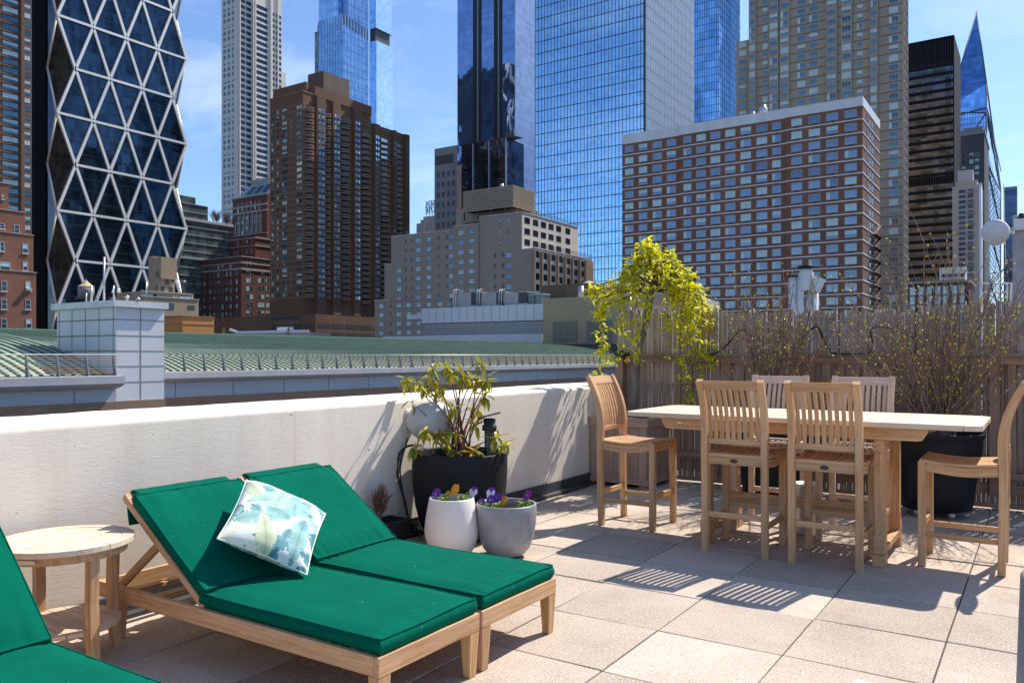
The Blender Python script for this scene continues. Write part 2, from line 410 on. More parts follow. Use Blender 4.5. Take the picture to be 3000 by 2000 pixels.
# pansy / cushions helpers come later; first the bar chairs -----------------
def chair_proto():
    root = empty('bar_chair', (0, 0, 0))
    w = .2275
    def back_y(z):
        t = max(0, (z-.70)/.48); return -.225-.012*math.sin(t*3)*0+(.016*math.sin(t*math.pi) if t < 1 else 0)-.112*t*t
    for sx in (-1, 1):
        g = MB(); pts = [(sx*(w-.0225), -.215, 0), (sx*(w-.0225), -.222, .35), (sx*(w-.0225), -.225, .62)]
        ws = [.0225, .0225, .0235]
        zs = [.70+.48*i/9 for i in range(10)]
        pts += [(sx*(w-.0225), back_y(z), z) for z in zs]; ws += [.026, .027, .027, .026, .025, .024, .023, .022, .021, .020]
        g.sweep(pts, .0215, ws, (1, 0, 0)); g.build('rear_leg', TEAK, root, .003)
        g = MB(); g.sweep([(sx*(w-.0225), .2225, 0), (sx*(w-.0225), .2225, .672)], .0225, .0225, (1, 0, 0)); g.build('front_leg', TEAK, root, .003)
    g = MB()
    for sx in (-1, 1):
        pts = [(sx*(w-.0225), -.20+.40*i/8, .632+.0*i-.020*math.sin(i/8*math.pi)+.008*i/8) for i in range(9)]
        g.sweep(pts, .013, .028, (1, 0, 0))
    for y in (-.2225, .2225): g.box(-w+.045, w-.045, y-.013, y+.013, .605, .663)
    o = g.build('seat_frame', TEAK, root, .002)
    p = MB(); Mx = Matrix.Translation((0, -.2365, .634)) @ Matrix.Rotation(R(90), 4, 'X')
    p.lathe([(0, .004), (.012, .004), (.014, 0), (0, 0)], n=24)
    pv = [(x*1.9, y, z) for x, y, z in p.v]; p.v = [tuple(Mx @ Vector(q)) for q in pv]
    p.build('oval_badge', DPLAQ, o)
    g = MB()
    nsl = 9
    for i in range(nsl):
        x = -w+.052+(2*w-.104)*i/(nsl-1)
        pts = []
        for j in range(11):
            t = j/10; y = -.215+.455*t
            z = .672-.020*math.sin(t*math.pi*.9)+.014*t
            if t > .92: z -= .006
            pts.append((x, y, z))
        g.sweep(pts, .0165, .0085, (1, 0, 0))
    for yb, zb in ((-.218, .668), ):
        g.box(-w+.045, w-.045, yb-.022, yb+.018, zb-.010, zb+.012)
    for sx in (-1, 1):
        pts = [(sx*(w-.013), -.195+.43*t/10, .672-.020*math.sin(t/10*math.pi*.9)+.014*t/10) for t in range(11)]
        g.sweep(pts, .0165, .0085, (1, 0, 0))
    g.build('seat', TEAK, root, .002)
    g = MB()
    def arc(z, half, th, dy=0, bow=.022, nn=9):
        pts = []
        for i in range(nn):
            x = (-w+.04)+(2*w-.08)*i/(nn-1); pts.append((x, back_y(z)+dy-bow*(1-(x/(w-.04))**2), z))
        return pts
    for z, hh in ((1.148, .030), (.763, .0185)):
        pts = arc(z, 0, 0); P = [Vector(p) for p in pts]; vs = []; gs = []
        for i, q in enumerate(P):
            for a, b_ in ((-1, -1), (1, -1), (1, 1), (-1, 1)):
                zt = b_*hh; lean = (back_y(z+zt)-back_y(z))
                vs.append((q.x, q.y+a*.0115+lean, q.z+zt)); gs.append((q.x+z*9, a*.0115, zt))
        fs = [(3, 2, 1, 0), tuple(4*(len(P)-1)+k for k in range(4))]
        for i in range(len(P)-1):
            for k in range(4): fs.append((4*i+k, 4*i+(k+1) % 4, 4*i+4+(k+1) % 4, 4*i+4+k))
        g.add(vs, fs, 0, gs)
        g.build('top_rail' if z > 1 else 'lower_rail', TEAK, root, .002); g = MB()
    g = MB()
    for i in range(9):
        x = (-w+.045+.021)+(2*w-.09-.042)*i/8; bow = .022*(1-(x/(w-.04))**2)
        pts = [(x, back_y(z)-bow, z) for z in (.765, .83, .90, .97, 1.04, 1.10, 1.135)]
        g.sweep(pts, .0125, .0065, (1, 0, 0))
    g.build('back_slats', TEAK, root, .0015)
    for sx in (-1, 1):
        g = MB(); g.box(sx*(w-.0225)-.011, sx*(w-.0225)+.011, -.20, .20, .185, .22); g.build('stretcher', TEAK, root, .002)
    for y in (-.2175, .2225):
        g = MB(); g.box(-w+.045, w-.045, y-.011, y+.011, .24, .278); g.build('stretcher', TEAK, root, .002)
    return root
CH = 'slatted teak bar chairs around the table'
c0 = chair_proto()
spots = [(-1.75, 5.615, 0, 'left one of the two near teak bar chairs with its slatted back to the camera'),
         (-1.165, 5.615, 0, 'right one of the two near teak bar chairs, its back to the camera'),
         (-1.80, 6.40, 180, 'left one of the two greyish bar chairs facing the camera across the table'),
         (-1.17, 6.40, 180, 'right one of the two greyish bar chairs facing the camera across the table'),
         (-2.725, 5.96, -90, 'bar chair at the left end of the table, next to the planter box'),
         (-.43, 5.98, 90, 'bar chair in side view at the right end of the table')]
for i, (x, y, a, lb) in enumerate(spots):
    o = c0 if i == 0 else copy_tree(c0)
    o.location = (x, y, 0); o.rotation_euler = (0, 0, R(a)); tag(o, lb, 'chair', CH)
    if i in (2, 3):
        for ch in o.children:
            ch.data = ch.data.copy(); ch.data.materials[0] = TEAKG

# table ----------------------------------------------------------------------
tb = empty('bar_table', (-1.46, 5.97, 0)); tag(tb, 'long teak bar table with bleached top on two trestles', 'table')
U0, U1, W0, W1, T = -2.62, -.30, 5.485, 6.455, .93
def outline(u0, u1, v0, v1, r, n=6):
    pts = []
    for cx, cy, a0 in ((u1-r, v0+r, -90), (u1-r, v1-r, 0), (u0+r, v1-r, 90), (u0+r, v0+r, 180)):
        for i in range(n+1):
            a = R(a0+90*i/n); pts.append((cx+r*math.cos(a), cy+r*math.sin(a)))
    return pts
g = MB()
# two end boards with rounded corners and long boards between, in three leaves
for (a, b_) in ((U0+.10, -1.78), (-1.776, -1.14), (-1.136, U1-.10)):
    nb = 9
    for i in range(nb):
        w0 = W0+(W1-W0)*i/nb; g.box(a, b_, w0+.003, w0+(W1-W0)/nb-.003, T-.033, T-random.random()*.0008)
for s, ue in ((-1, U0), (1, U1)):
    o_ = outline(min(ue, ue-s*.098), max(ue, ue-s*.098), W0, W1, .09, 6)
    pts = []
    for (x, y) in outline(U0, U1, W0, W1, .09, 7):
        if (x > U1-.0985) if s > 0 else (x < U0+.0985): pts.append((x, y))
    if s > 0: pts = [(U1-.098, W0)]+pts+[(U1-.098, W1)]
    else: pts = [(U0+.098, W1)]+pts+[(U0+.098, W0)]
    g.prism([(x, y, T-.033) for x, y in pts], (0, 0, .0325))
g.build('tabletop', TEAKP, tb, .002)
g = MB()
def apron(v, du0=-2.36, du1=-.60):
    zt, zb = T-.034, T-.118
    pts = [(du0, v, zt), (du0, v, zt-.03), (du0+.03, v, zb+.006), (du0+.06, v, zb), (du1-.06, v, zb), (du1-.03, v, zb+.006), (du1, v, zt-.03), (du1, v, zt)]
    g.prism(pts, (0, .024, 0))
apron(W0+.10); apron(W1-.124)
g.box(-2.3, -2.276, W0+.125, W1-.125, T-.10, T-.035); g.box(-.70, -.676, W0+.125, W1-.125, T-.10, T-.035)
g.box(-2.50, -.42, W0+.2, W0+.24, T-.052, T-.034); g.box(-2.50, -.42, W1-.24, W1-.2, T-.052, T-.034)
ap = g.build('apron', TEAK, tb, .002)
g = MB(); g.lathe([(0, .003), (.009, .003), (.012, 0)], n=20)
bc = pt(2018, 1236, 5.9); g.v = [(-2.22+x*2, W0+.0985-z, T-.072+y) for x, y, z in g.v]; g.build('oval_badge', BRASS, ap)
for ue in (-2.03, -.88):
    g = MB()
    for v in (5.66, 6.28): g.box(ue-.032, ue+.032, v-.036, v+.036, .115, T-.118 if ue < -1 else T-.118)
    g.box(ue-.034, ue+.034, 5.60, 6.34, .075, .118)
    g.prism([(ue-.034, 5.60, .076), (ue-.034, 5.60, .15), (ue-.034, 5.63, .20), (ue-.034, 5.69, .24), (ue-.034, 5.69, .076)], (.068, 0, 0)); g.v[-10:] = [(x+(.002 if x > ue else -.002), y-.002, z) for x, y, z in g.v[-10:]]
    g.prism([(ue-.034, 6.34, .076), (ue-.034, 6.25, .076), (ue-.034, 6.25, .24), (ue-.034, 6.31, .20), (ue-.034, 6.34, .15)], (.068, 0, 0)); g.v[-10:] = [(x+(.002 if x > ue else -.002), y+.002, z) for x, y, z in g.v[-10:]]
    for v in (5.63, 6.30): g.box(ue-.04, ue+.04, v-.05, v+.05, .0, .074)
    g.box(ue-.03, ue+.03, 5.60, 6.34, T-.20, T-.121)
    g.build('trestle_leg', TEAK, tb, .003)
g = MB(); g.box(-2.0, -.91, 5.955, 5.985, .26, .33); g.build('stretcher', TEAK, tb, .002)

# metal bucket under the table
g = MB(); g.lathe([(0, .0), (.085, .0), (.088, .01), (.10, .37), (.104, .375), (.104, .385), (.097, .385), (.083, .02), (0, .02)], (-1.49, 6.32, 0), 30)
g.tube([(-1.59, 6.32, .37), (-1.62, 6.30, .30), (-1.60, 6.26, .22)], .004, 6)
tag(g.build('metal_bucket', METAL), 'galvanised metal bucket standing on the floor under the bar table', 'bucket')

# planter box (wood) ---------------------------------------------------------
pb = empty('planter_box', (-3.655, 7.83, 0)); tag(pb, 'square weathered wood planter box in the corner behind the left chair', 'planter')
g = MB(); X0, X1, Y0, Y1 = -3.985+.02, -3.33, 7.50, 8.15
nb = 7
for i in range(nb):
    a = X0+(X1-X0)*i/nb; b_ = X0+(X1-X0)*(i+1)/nb
    g.box(a+.002, b_-.002, Y0, Y0+.02, .07, .64); g.box(a+.002, b_-.002, Y1-.02, Y1, .07, .64)
    a = Y0+.021+(Y1-Y0-.042)*i/nb; b_ = Y0+.021+(Y1-Y0-.042)*(i+1)/nb
    g.box(X1-.02, X1, a+.002, b_-.002, .07, .64); g.box(X0, X0+.02, a+.002, b_-.002, .07, .64)
g.build('side_panel', OLDW, pb, .002)
g = MB()
for z0, z1, e, t in ((.62, .69, .018, .02), (.69, .712, .03, .07), (.04, .09, .02, .02)):
    g.box(X0, X1+e, Y0-e, Y0-e+t, z0, z1); g.box(X0, X1+e, Y1+e-t, Y1+e, z0, z1)
    g.box(X1+e-t, X1+e, Y0-e+t+.001, Y1+e-t-.001, z0, z1); g.box(X0-.0, X0+t, Y0-e+t+.001, Y1+e-t-.001, z0, z1)
for x in (X0+.05, X1-.05):
    for y in (Y0+.05, Y1-.05): g.box(x-.04, x+.04, y-.04, y+.04, 0, .04)
g.build('frame', OLDW, pb, .003)
g = MB(); g.box(X0+.02, X1-.02, Y0+.02, Y1-.02, .6, .655); g.build('soil', SOIL, pb)

# fence -----------------------------------------------------------------------
FV = 8.22
fe = empty('bamboo_fence', (0, FV, 0)); tag(fe, 'weathered bamboo and slat fence closing off the right end of the terrace', 'fence')
rb = random.Random(11)
g = MB(); x = -4.02
while x < 4.2:
    r = rb.uniform(.010, .019); top = 1.80+rb.uniform(-.03, .03)+.035*math.sin(x*1.3)+(.03 if x > -.9 else 0)
    if rb.random() < .09: x += rb.uniform(.008, .02)
    if rb.random() < .62:
        xx = x+r
        lean = rb.uniform(-.006, .006)
        pts = []; z = 0.02
        pts = [(xx+lean*z2, FV+.035+rb.uniform(-.004, .004), z2) for z2 in (.02, .45, .9, 1.35, top)]
        g.tube(pts, r, 7)
        for k in range(rb.randint(3, 5)):
            zb = rb.uniform(.2, top-.1); g.tube([(xx, FV+.035, zb-.006), (xx, FV+.035, zb), (xx, FV+.035, zb+.006)], [r, r*1.16, r], 7, 0, False)
        x += 2*r+rb.uniform(.0, .004)
    else:
        wv = rb.uniform(.03, .052); g.box(x, x+wv, FV+.028, FV+.036, .02, top); x += wv+rb.uniform(.001, .006)
g.build('bamboo_screen', BAMB, fe)
g = MB(); x = -3.3
while x < 4.2:
    wv = rb.uniform(.06, .075); g.box(x, x+wv, FV-.035, FV-.018, .12, 1.30); x += wv+rb.uniform(.055, .085)
g.build('front_slats', FENW, fe, .002)
g = MB(); g.box(-4.0, 4.2, FV-.07, FV-.0, 1.335, 1.365); g.box(-4.0, 4.2, FV-.045, FV+.005, 1.27, 1.333)
g.box(-4.0, 4.2, FV-.016, FV+.014, .14, .23); g.box(-4, 4.2, FV+.06, FV+.09, 1.0, 1.07); g.box(-4, 4.2, FV+.06, FV+.09, .3, .37)
g.build('rail', FENW, fe, .003)
for x in (-3.93, -2.2, -.3, 1.6, 3.5):
    g = MB(); g.box(x-.045 if x > -3.9 else x-.05, x+.045, FV-.10 if x < -3.9 else FV+.092, FV-.012 if x < -3.9 else FV+.18, 0, 1.34 if x < -3.9 else 1.6)
    g.build('post', FENW, fe, .004)
g = MB(); g.lathe([(0, .06), (.05, .055), (.085, .03), (.09, 0), (.0, 0)], (-3.9, FV-.09, 1.342), 20); g.build('post_cap', BLACKP, fe)
g = MB(); g.box(-3.3, 4.2, FV-.10, FV-.07, .03, .07); g.box(-3.3, 4.2, FV-.10, FV-.07, .28, .33); g.build('lower_rail', FENW, fe, .003)
# loose cable along the fence
g = MB()
def cable(pts, r=.007, n=10):
    P = [Vector(p) for p in pts]; out = []
    for i in range(len(P)-1):
        p0 = P[max(i-1, 0)]; p1 = P[i]; p2 = P[i+1]; p3 = P[min(i+2, len(P)-1)]
        for k in range(n):
            t = k/n
            out.append(.5*((2*p1)+(p2-p0)*t+(2*p0-5*p1+4*p2-p3)*t*t+(-p0+3*p1-3*p2+p3)*t*t*t))
    out.append(P[-1]); g.tube(out, r, 6)
def onf(px, py, dv=-.09):
    u, Y = on_v(px, FV+dv); return (u, FV+dv, zz(py, Y))
cable([onf(2060, 1040), onf(2100, 1033), onf(2135, 1005), onf(2160, 975), onf(2178, 965), onf(2200, 985), onf(2225, 1020), onf(2260, 1048), onf(2320, 1060)], .009)
cable([onf(2350, 990), onf(2385, 958), onf(2400, 965), onf(2415, 1000), onf(2430, 1028), onf(2460, 1036)], .011)
cable([onf(2460, 1036), onf(2540, 1034), onf(2556, 1010), onf(2553, 965), onf(2600, 960), onf(2700, 1000)], .008)
tag(g.build('cable', BLACKP), 'black drooping cable strung along the bamboo fence', 'cable')

# loungers --------------------------------------------------------------------
def fabric(name, c, dusty=True):
    m, nt, b = newmat(name)
    tc = N(nt, 'ShaderNodeTexCoord').outputs['Object']
    f = noisef(nt, tc, 3.5, 4); col = ramp(nt, f, [(.3, [x*.9 for x in c]), (.7, [min(1, x*1.08) for x in c])])
    sp = noisef(nt, tc, 90, 1, .4); s = ramp(nt, sp, [(.80, (0, 0, 0)), (.81, (.5, .5, .5))]); col = mixc(nt, col, (.6, .65, .6), s)
    nt.links.new(col, b.inputs['Base Color']); b.inputs['Roughness'].default_value = .95; b.inputs['Specular IOR Level'].default_value = .04
    b.inputs['Sheen Weight'].default_value = .0; b.inputs['Sheen Roughness'].default_value = .5; b.inputs['Sheen Tint'].default_value = (.5, 1, .8, 1)
    wr = noisef(nt, mapped(nt, tc, (3, 5, 3)), 1.6, 3, .5, .6)
    bump(nt, b, wr, .28, .02)
    return m
GREEN = fabric('green_canvas', (.0006, .112, .070))
def cushion(L, W, H, seed=0, nx=64, ny=40):
    """box cushion lying in local xy: x 0..L, y -W/2..W/2, z 0..H, gathered at both short ends"""
    rr = 1.0; rows = []
    def edge(t, a, r):      # distance to edge based rounding
        return a
    prof = [(0.0, .0), (.012, -.0), ]  # unused
    def top(x, y):
        dx = min(x, L-x); dy = min(y+W/2, W/2-y)
        e = min(1, dx/.09); f = min(1, dy/.09)
        puff = H*(.84+.20*math.sin(e*math.pi/2)*math.sin(f*math.pi/2))
        gath = .022*math.exp(-dx/.075)*abs(noise.noise(Vector((y*21, seed, x*3))))*(1-math.exp(-dx/.012))
        gath += .010*math.exp(-dy/.05)*abs(noise.noise(Vector((x*15, seed+4, 0))))*(1-math.exp(-dy/.012))
        wv = .008*noise.noise(Vector((x*2.2, y*3, seed)))+.004*noise.noise(Vector((x*9, y*4, seed+2)))*(e*f)
        return puff-gath+wv
    def nonlin(i, n):
        t = i/n; return .5-.5*math.cos(math.pi*t)*(.55+.45*abs(math.cos(math.pi*t))) if False else (t+.12*math.sin(2*math.pi*t)*-1*.9)
    xs = [L*nonlin(i, nx) for i in range(nx+1)]; ys = [-W/2+W*nonlin(j, ny) for j in range(ny+1)]
    vs = []; idx = {}
    for i, x in enumerate(xs):
        for j, y in enumerate(ys):
            idx[(i, j)] = len(vs); vs.append((x, y, top(x, y)))
    nb = len(vs)
    for i, x in enumerate(xs):
        for j, y in enumerate(ys): vs.append((x, y, .004+.004*noise.noise(Vector((x*4, y*4, seed+9)))))
    fs = []
    for i in range(nx):
        for j in range(ny):
            a, b_, c, d = idx[(i, j)], idx[(i+1, j)], idx[(i+1, j+1)], idx[(i, j+1)]
            fs.append((a, b_, c, d)); fs.append((nb+d, nb+c, nb+b_, nb+a))
    ring = [(i, 0) for i in range(nx+1)]+[(nx, j) for j in range(1, ny+1)]+[(i, ny) for i in range(nx-1, -1, -1)]+[(0, j) for j in range(ny-1, 0, -1)]
    m0 = len(vs)
    for q in ring:       # middle of the boxing bulges a little
        t = vs[idx[q]]; cx, cy = L/2, 0
        ox = (t[0]-cx)/(L/2); oy = t[1]/(W/2); bl = .007+.004*noise.noise(Vector((t[0]*9, t[1]*9, seed+3)))
        vs.append((t[0]+(bl*ox if abs(ox) > .99 else 0), t[1]+(bl*oy if abs(oy) > .99 else 0), t[2]*.5))
    n = len(ring)
    for k in range(n):
        k2 = (k+1) % n; t0, t1 = idx[ring[k]], idx[ring[k2]]
        fs.append((t1, t0, m0+k, m0+k2)); fs.append((m0+k2, m0+k, nb+t0, nb+t1))
    pip = [Vector(vs[idx[q]]) for q in ring[::1]]; pip.append(pip[0])
    return vs, fs, pip
def lounger(u_foot, v0, v1, hinge, ang, lab, wood_m=TEAK, blen=.725):
    root = empty('sun_lounger', (u_foot-.9, (v0+v1)/2, 0)); tag(root, lab, 'sun lounger', 'teak sun loungers with green cushions')
    ht, hb, L0 = .262, .19, u_foot-1.84
    t = .026
    g = MB()
    for v in (v0, v1-t): g.box(L0, u_foot-t-.001, v, v+t, hb, ht)
    g.box(u_foot-t, u_foot, v0, v1, hb, ht); g.box(L0+.001, L0+t, v0+t+.001, v1-t-.001, hb, ht)
    for k in range(15):
        x = hinge+.03+(u_foot-.06-hinge-.03)*k/14; g.box(x-.022, x+.022, v0+t+.001, v1-t-.001, ht-.02, ht-.003)
    for k in range(3):
        x = L0+.12+k*.2; g.box(x-.03, x+.03, v0+t+.001, v1-t-.001, hb+.004, hb+.024)
    # darker finger joints at the foot corners
    for v, s in ((v0, -1), (v1, 1)):
        for k in (0, 2): g.box(u_foot-.022, u_foot-.002, v-.0012 if s < 0 else v-.01, v+.01 if s < 0 else v+.0012, hb+.006+k*.022, hb+.024+k*.022)
    g.build('frame', wood_m, root, .0025)
    for x in (u_foot-.028, L0+.14):
        for v in (v0+.034, v1-.034):
            g = MB(); g.box(x-.027, x+.027, v-.033, v+.033, 0, hb-.001, taper=.68); g.build('leg', wood_m, root, .003)
    ca, sa = math.cos(R(ang)), math.sin(R(ang))
    M = Matrix.Translation((hinge, (v0+v1)/2, ht-.012)) @ Matrix.Rotation(R(180), 4, 'Z') @ Matrix.Rotation(-R(ang), 4, 'Y')
    W = v1-v0
    g = MB()
    for y in (-W/2+.015, W/2-.045): g.box(0, blen, y, y+.030, -.0, .034, 0, M)
    g.box(blen-.03, blen+.012, -W/2+.0155, W/2-.0155, .002, .036, 0, M)
    for k in range(8): g.box(.04+k*.08, .085+k*.08, -W/2+.046, W/2-.046, .010, .024, 0, M)
    bk = g.build('backrest', wood_m, root, .0025)
    for y in (-W/2+.07, W/2-.07):
        g = MB(); a = M @ Vector((blen*.60, y, 0)); g.sweep([tuple(a), (hinge-.72, a.y, ht-.04)], .012, .018, (0, 1, 0)); g.build('prop_strut', wood_m, root, .002)
    H = .072
    vs, fs, pip = cushion(u_foot-hinge+.0, W-.035, H, v0)
    T = Matrix.Translation((hinge-.01, (v0+v1)/2, ht+.001))
    g = MB(); g.add([T @ Vector(v) for v in vs], fs, 0, None, True)
    sc_ = g.build('seat_cushion', GREEN, root)
    g = MB(); g.tube([T @ p for p in pip], .0032, 5, 0, False); g.build('piping', GREEN, sc_)
    vs, fs, pip = cushion(blen-.095, W-.035, H*.82, v0+5)
    T = M @ Matrix.Translation((.035, 0, .038))
    g = MB(); g.add([T @ Vector(v) for v in vs], fs, 0, None, True)
    bc_ = g.build('back_cushion', GREEN, root)
    g = MB(); g.tube([T @ p for p in pip], .0032, 5, 0, False); g.build('piping', GREEN, bc_)
    # fabric flap tied over the back
    g = MB()
    fl = [(blen-.075, .078), (blen-.03, .056), (blen+.014, .043), (blen+.022, .02), (blen+.018, -.03), (blen-.02, -.075), (blen-.06, -.11)]
    vs = []; fs = []; ny = 24
    for k, (x, z) in enumerate(fl):
        for j in range(ny+1):
            y = -W/2+.045+(W-.10)*j/ny; vs.append(M @ Vector((x+.003*math.sin(j*1.3)*(k > 3), y, z+(.006*math.sin(j*.9+k) if k > 3 else .003*noise.noise(Vector((j*.5, k, v0)))))))
    for k in range(len(fl)-1):
        for j in range(ny): a = k*(ny+1)+j; fs.append((a, a+1, a+ny+2, a+ny+1))
    g.add(vs, fs, 0, None, True); o = g.build('back_flap', GREEN, root)
    so_ = o.modifiers.new('thick', 'SOLIDIFY'); so_.thickness = .006
    return root
lounger(-1.99, 2.79, 3.41, -3.03, 34.6, 'far one of the pair of teak loungers with green cushions, nearest the pots')
lounger(-1.99, 2.15, 2.77, -3.03, 34.6, 'near one of the pair of teak loungers, between the round side table and the pavers')
lounger(-1.99, .89, 1.52, -3.0, 43, 'green cushioned lounger cut off at the bottom left corner of the photo', blen=.62)

# pillow ----------------------------------------------------------------------
def pillow():
    S1, S2, Hh = .425, .485, .088
    nx, ny = 210, 240; rp = random.Random(21)
    leaves = []
    pal = [(.28, .52, .50), (.42, .62, .52), (.20, .42, .46), (.48, .68, .62), (.62, .70, .48), (.33, .56, .54), (.14, .32, .38)]
    for k in range(34):
        leaves.append((rp.uniform(-.05, S1+.05), rp.uniform(-.05, S2+.05), rp.uniform(0, 2*math.pi), rp.uniform(.14, .27), rp.uniform(.035, .065), rp.choice(pal), rp.random()*9))
    for k in range(7):
        leaves.append((rp.uniform(0, S1), rp.uniform(0, S2), rp.uniform(0, 2*math.pi), rp.uniform(.05, .085), rp.uniform(.016, .026), (.24, .42, .47), rp.random()*9))
    def colr(x, y):
        c = (.86, .86, .80); n1 = noise.noise(Vector((x*14, y*14, 2)))
        if n1 > .12: c = (.84, .84, .62)
        for lx, ly, a, L, W, lc, sd in leaves:
            dx, dy = x-lx, y-ly; s = dx*math.cos(a)+dy*math.sin(a); t = -dx*math.sin(a)+dy*math.cos(a)
            t += .25*W*math.sin(s/L*2+sd)
            if not 0 < s < L: continue
            hw = W*math.sin(math.pi*(s/L)**.8)**.8
            if abs(t) > hw: continue
            if abs(t) > hw*.5 and math.sin(s*95+sd) > .96: continue
            c = lc
            sh = .82+.3*((abs(t)/hw)) ; c = tuple(min(.9, q*sh) for q in c)
            if abs(t) < .0016 or (math.sin((s-abs(t)*.8)*520+sd) > .86): c = tuple(q*.68 for q in c)
            if hw-abs(t) < .0018: c = tuple(q*.6 for q in c)
        return c
    vs = []; cols = []
    for sgn in (1, -1):
        for i in range(nx+1):
            for j in range(ny+1):
                a, b_ = i/nx, j/ny; p, q = 2*a-1, 2*b_-1
                h = Hh*(max(0, (1-p**4))*max(0, (1-q**4)))**.55
                pinch = 1-.055*(1-q*q)*abs(p)**3; pinch2 = 1-.055*(1-p*p)*abs(q)**3
                wr = .006*noise.noise(Vector((p*4, q*4, sgn)))*(1-p**4)*(1-q**4)
                wr -= .005*abs(math.sin(8*math.atan2(q, p)))*math.exp(-(1.414-math.hypot(p, q))*4)
                vs.append((S1/2*p*pinch, S2/2*q*pinch2, sgn*(h+wr)*(1-.25*(q > 0)*q)))
                cols.append(colr(a*S1, b_*S2) if sgn > 0 else colr(S1-a*S1, b_*S2*.9))
    fs = []; o2 = (nx+1)*(ny+1)
    for i in range(nx):
        for j in range(ny):
            a = i*(ny+1)+j; fs.append((a, a+ny+1, a+ny+2, a+1)); fs.append((o2+a+1, o2+a+ny+2, o2+a+ny+1, o2+a))
    return vs, fs, cols, S1, S2
vs_, fs_, cols_, S1, S2 = pillow()
aV = Vector((0, 1, 0)); dV = Vector((-.81, 0, .585))
e1 = (.2816*aV-.3167*dV).normalized(); e2 = (-.3797*aV-.372*dV).normalized(); e2 = (e2-e1*e1.dot(e2)).normalized()
nn_ = e1.cross(e2)
if nn_.z < 0: nn_ = -nn_; flip = True
else: flip = False
PC = pt(806, 1538, 3.84)
Mp = Matrix((( e1.x, e2.x, nn_.x, PC.x), (e1.y, e2.y, nn_.y, PC.y), (e1.z, e2.z, nn_.z, PC.z), (0, 0, 0, 1)))
g = MB(); g.add([Mp @ Vector(v) for v in vs_], fs_, 0, None, True)
m, nt, b = newmat('leaf_print_cotton'); at = N(nt, 'ShaderNodeAttribute', attribute_name='print'); nt.links.new(at.outputs['Color'], b.inputs['Base Color']); b.inputs['Roughness'].default_value = .85; b.inputs['Specular IOR Level'].default_value = .15
root = empty('throw_pillow', tuple(PC)); tag(root, 'square pillow with pale banana leaf print leaning on the green backrests', 'pillow')
o = g.build('cover', m, root); ca_ = o.data.color_attributes.new('print', 'FLOAT_COLOR', 'POINT')
ca_.data.foreach_set('color', [c for q in cols_ for c in (*q, 1)])
g = MB(); pp = []
for k in range(81):
    s = k/80*4; i = int(s) % 4; t = s-int(s)
    p, q = [(-1+2*t, -1), (1, -1+2*t), (1-2*t, 1), (-1, 1-2*t)][i]
    pinch = 1-.055*(1-q*q)*abs(p)**3; pinch2 = 1-.055*(1-p*p)*abs(q)**3
    pp.append(Mp @ Vector((S1/2*p*pinch*1.005, S2/2*q*pinch2*1.005, 0)))
g.tube(pp, .004, 6); g.build('piping', simple('white_piping', (.78, .8, .78), .8), root)

# round side table ------------------------------------------------------------
st = empty('side_table', (-3.6, 1.88, 0)); tag(st, 'round slatted teak side table with a lower shelf beside the parapet', 'side table')
cx, cy, rt, zt = -3.6, 1.88, .28, .545
def disc_slats(g, cx, cy, r_in, z0, z1, n, ang=0, gap=.0035, r_curve=10):
    ca, sa = math.cos(ang), math.sin(ang); wv = 2*r_in/n
    for i in range(n):
        a = -r_in+wv*i+gap/2; b_ = -r_in+wv*(i+1)-gap/2
        pts = []
        m = 6
        for k in range(m+1):
            y = a+(b_-a)*k/m; pts.append((math.sqrt(max(0, r_in*r_in-y*y)), y))
        ol = pts+[(-x, y) for x, y in reversed(pts)]
        g.prism([(cx+x*ca-y*sa, cy+x*sa+y*ca, z0) for x, y in ol], (0, 0, z1-z0))
g = MB(); disc_slats(g, cx, cy, rt-.052, zt-.022, zt-.001, 9, R(90))
for k in range(4):
    ol = []; a0 = R(90*k+10)
    for i in range(13): a = a0+R(89.3)*i/12; ol.append((cx+rt*math.cos(a), cy+rt*math.sin(a), zt-.024))
    for i in range(12, -1, -1): a = a0+R(89.3)*i/12; ol.append((cx+(rt-.05)*math.cos(a), cy+(rt-.05)*math.sin(a), zt-.024))
    g.prism(ol, (0, 0, .0245))
g.build('tabletop', TEAKP, st, .002)
g = MB(); n = 40; vs = []; fs = []
for k in range(n):
    a = 2*math.pi*k/n
    for r, z in ((rt-.028, zt-.026), (rt-.028, zt-.062), (rt-.05, zt-.062), (rt-.05, zt-.026)): vs.append((cx+r*math.cos(a), cy+r*math.sin(a), z))
for k in range(n):
    for j in range(4): fs.append((4*k+j, 4*k+(j+1) % 4, 4*((k+1) % n)+(j+1) % 4, 4*((k+1) % n)+j))
g.add(vs, fs); ar = g.build('apron', TEAK, st)
g = MB(); g.box(-.038, .038, -.002, .002, -.008, .008); a = R(-60)
Mt = Matrix.Translation((cx+(rt-.025)*math.cos(a), cy+(rt-.025)*math.sin(a), zt-.044)) @ Matrix.Rotation(a+R(90), 4, 'Z'); g.v = [tuple(Mt @ Vector(v)) for v in g.v]; g.build('name_plate', simple('steel_tag', (.6, .58, .5), .3, .8), ar)
for dx, dy in ((0, .225), (.225, 0), (0, -.225), (-.225, 0)):
    g = MB(); t = (dx != 0)
    g.sweep([(cx+dx*1.06, cy+dy*1.06, 0), (cx+dx, cy+dy, .12), (cx+dx*.97, cy+dy*.97, .3), (cx+dx, cy+dy, zt-.026)], .021, .021, (0, 1, 0) if t else (1, 0, 0)); g.build('leg', TEAK, st, .003)
g = MB(); disc_slats(g, cx, cy, .225, .165, .183, 7, R(0)); g.box(cx-.2, cx+.2, cy-.02, cy+.02, .135, .163); g.box(cx-.02, cx+.02, cy-.2, cy+.2, .133, .161)
g.build('shelf', TEAKG, st, .002)

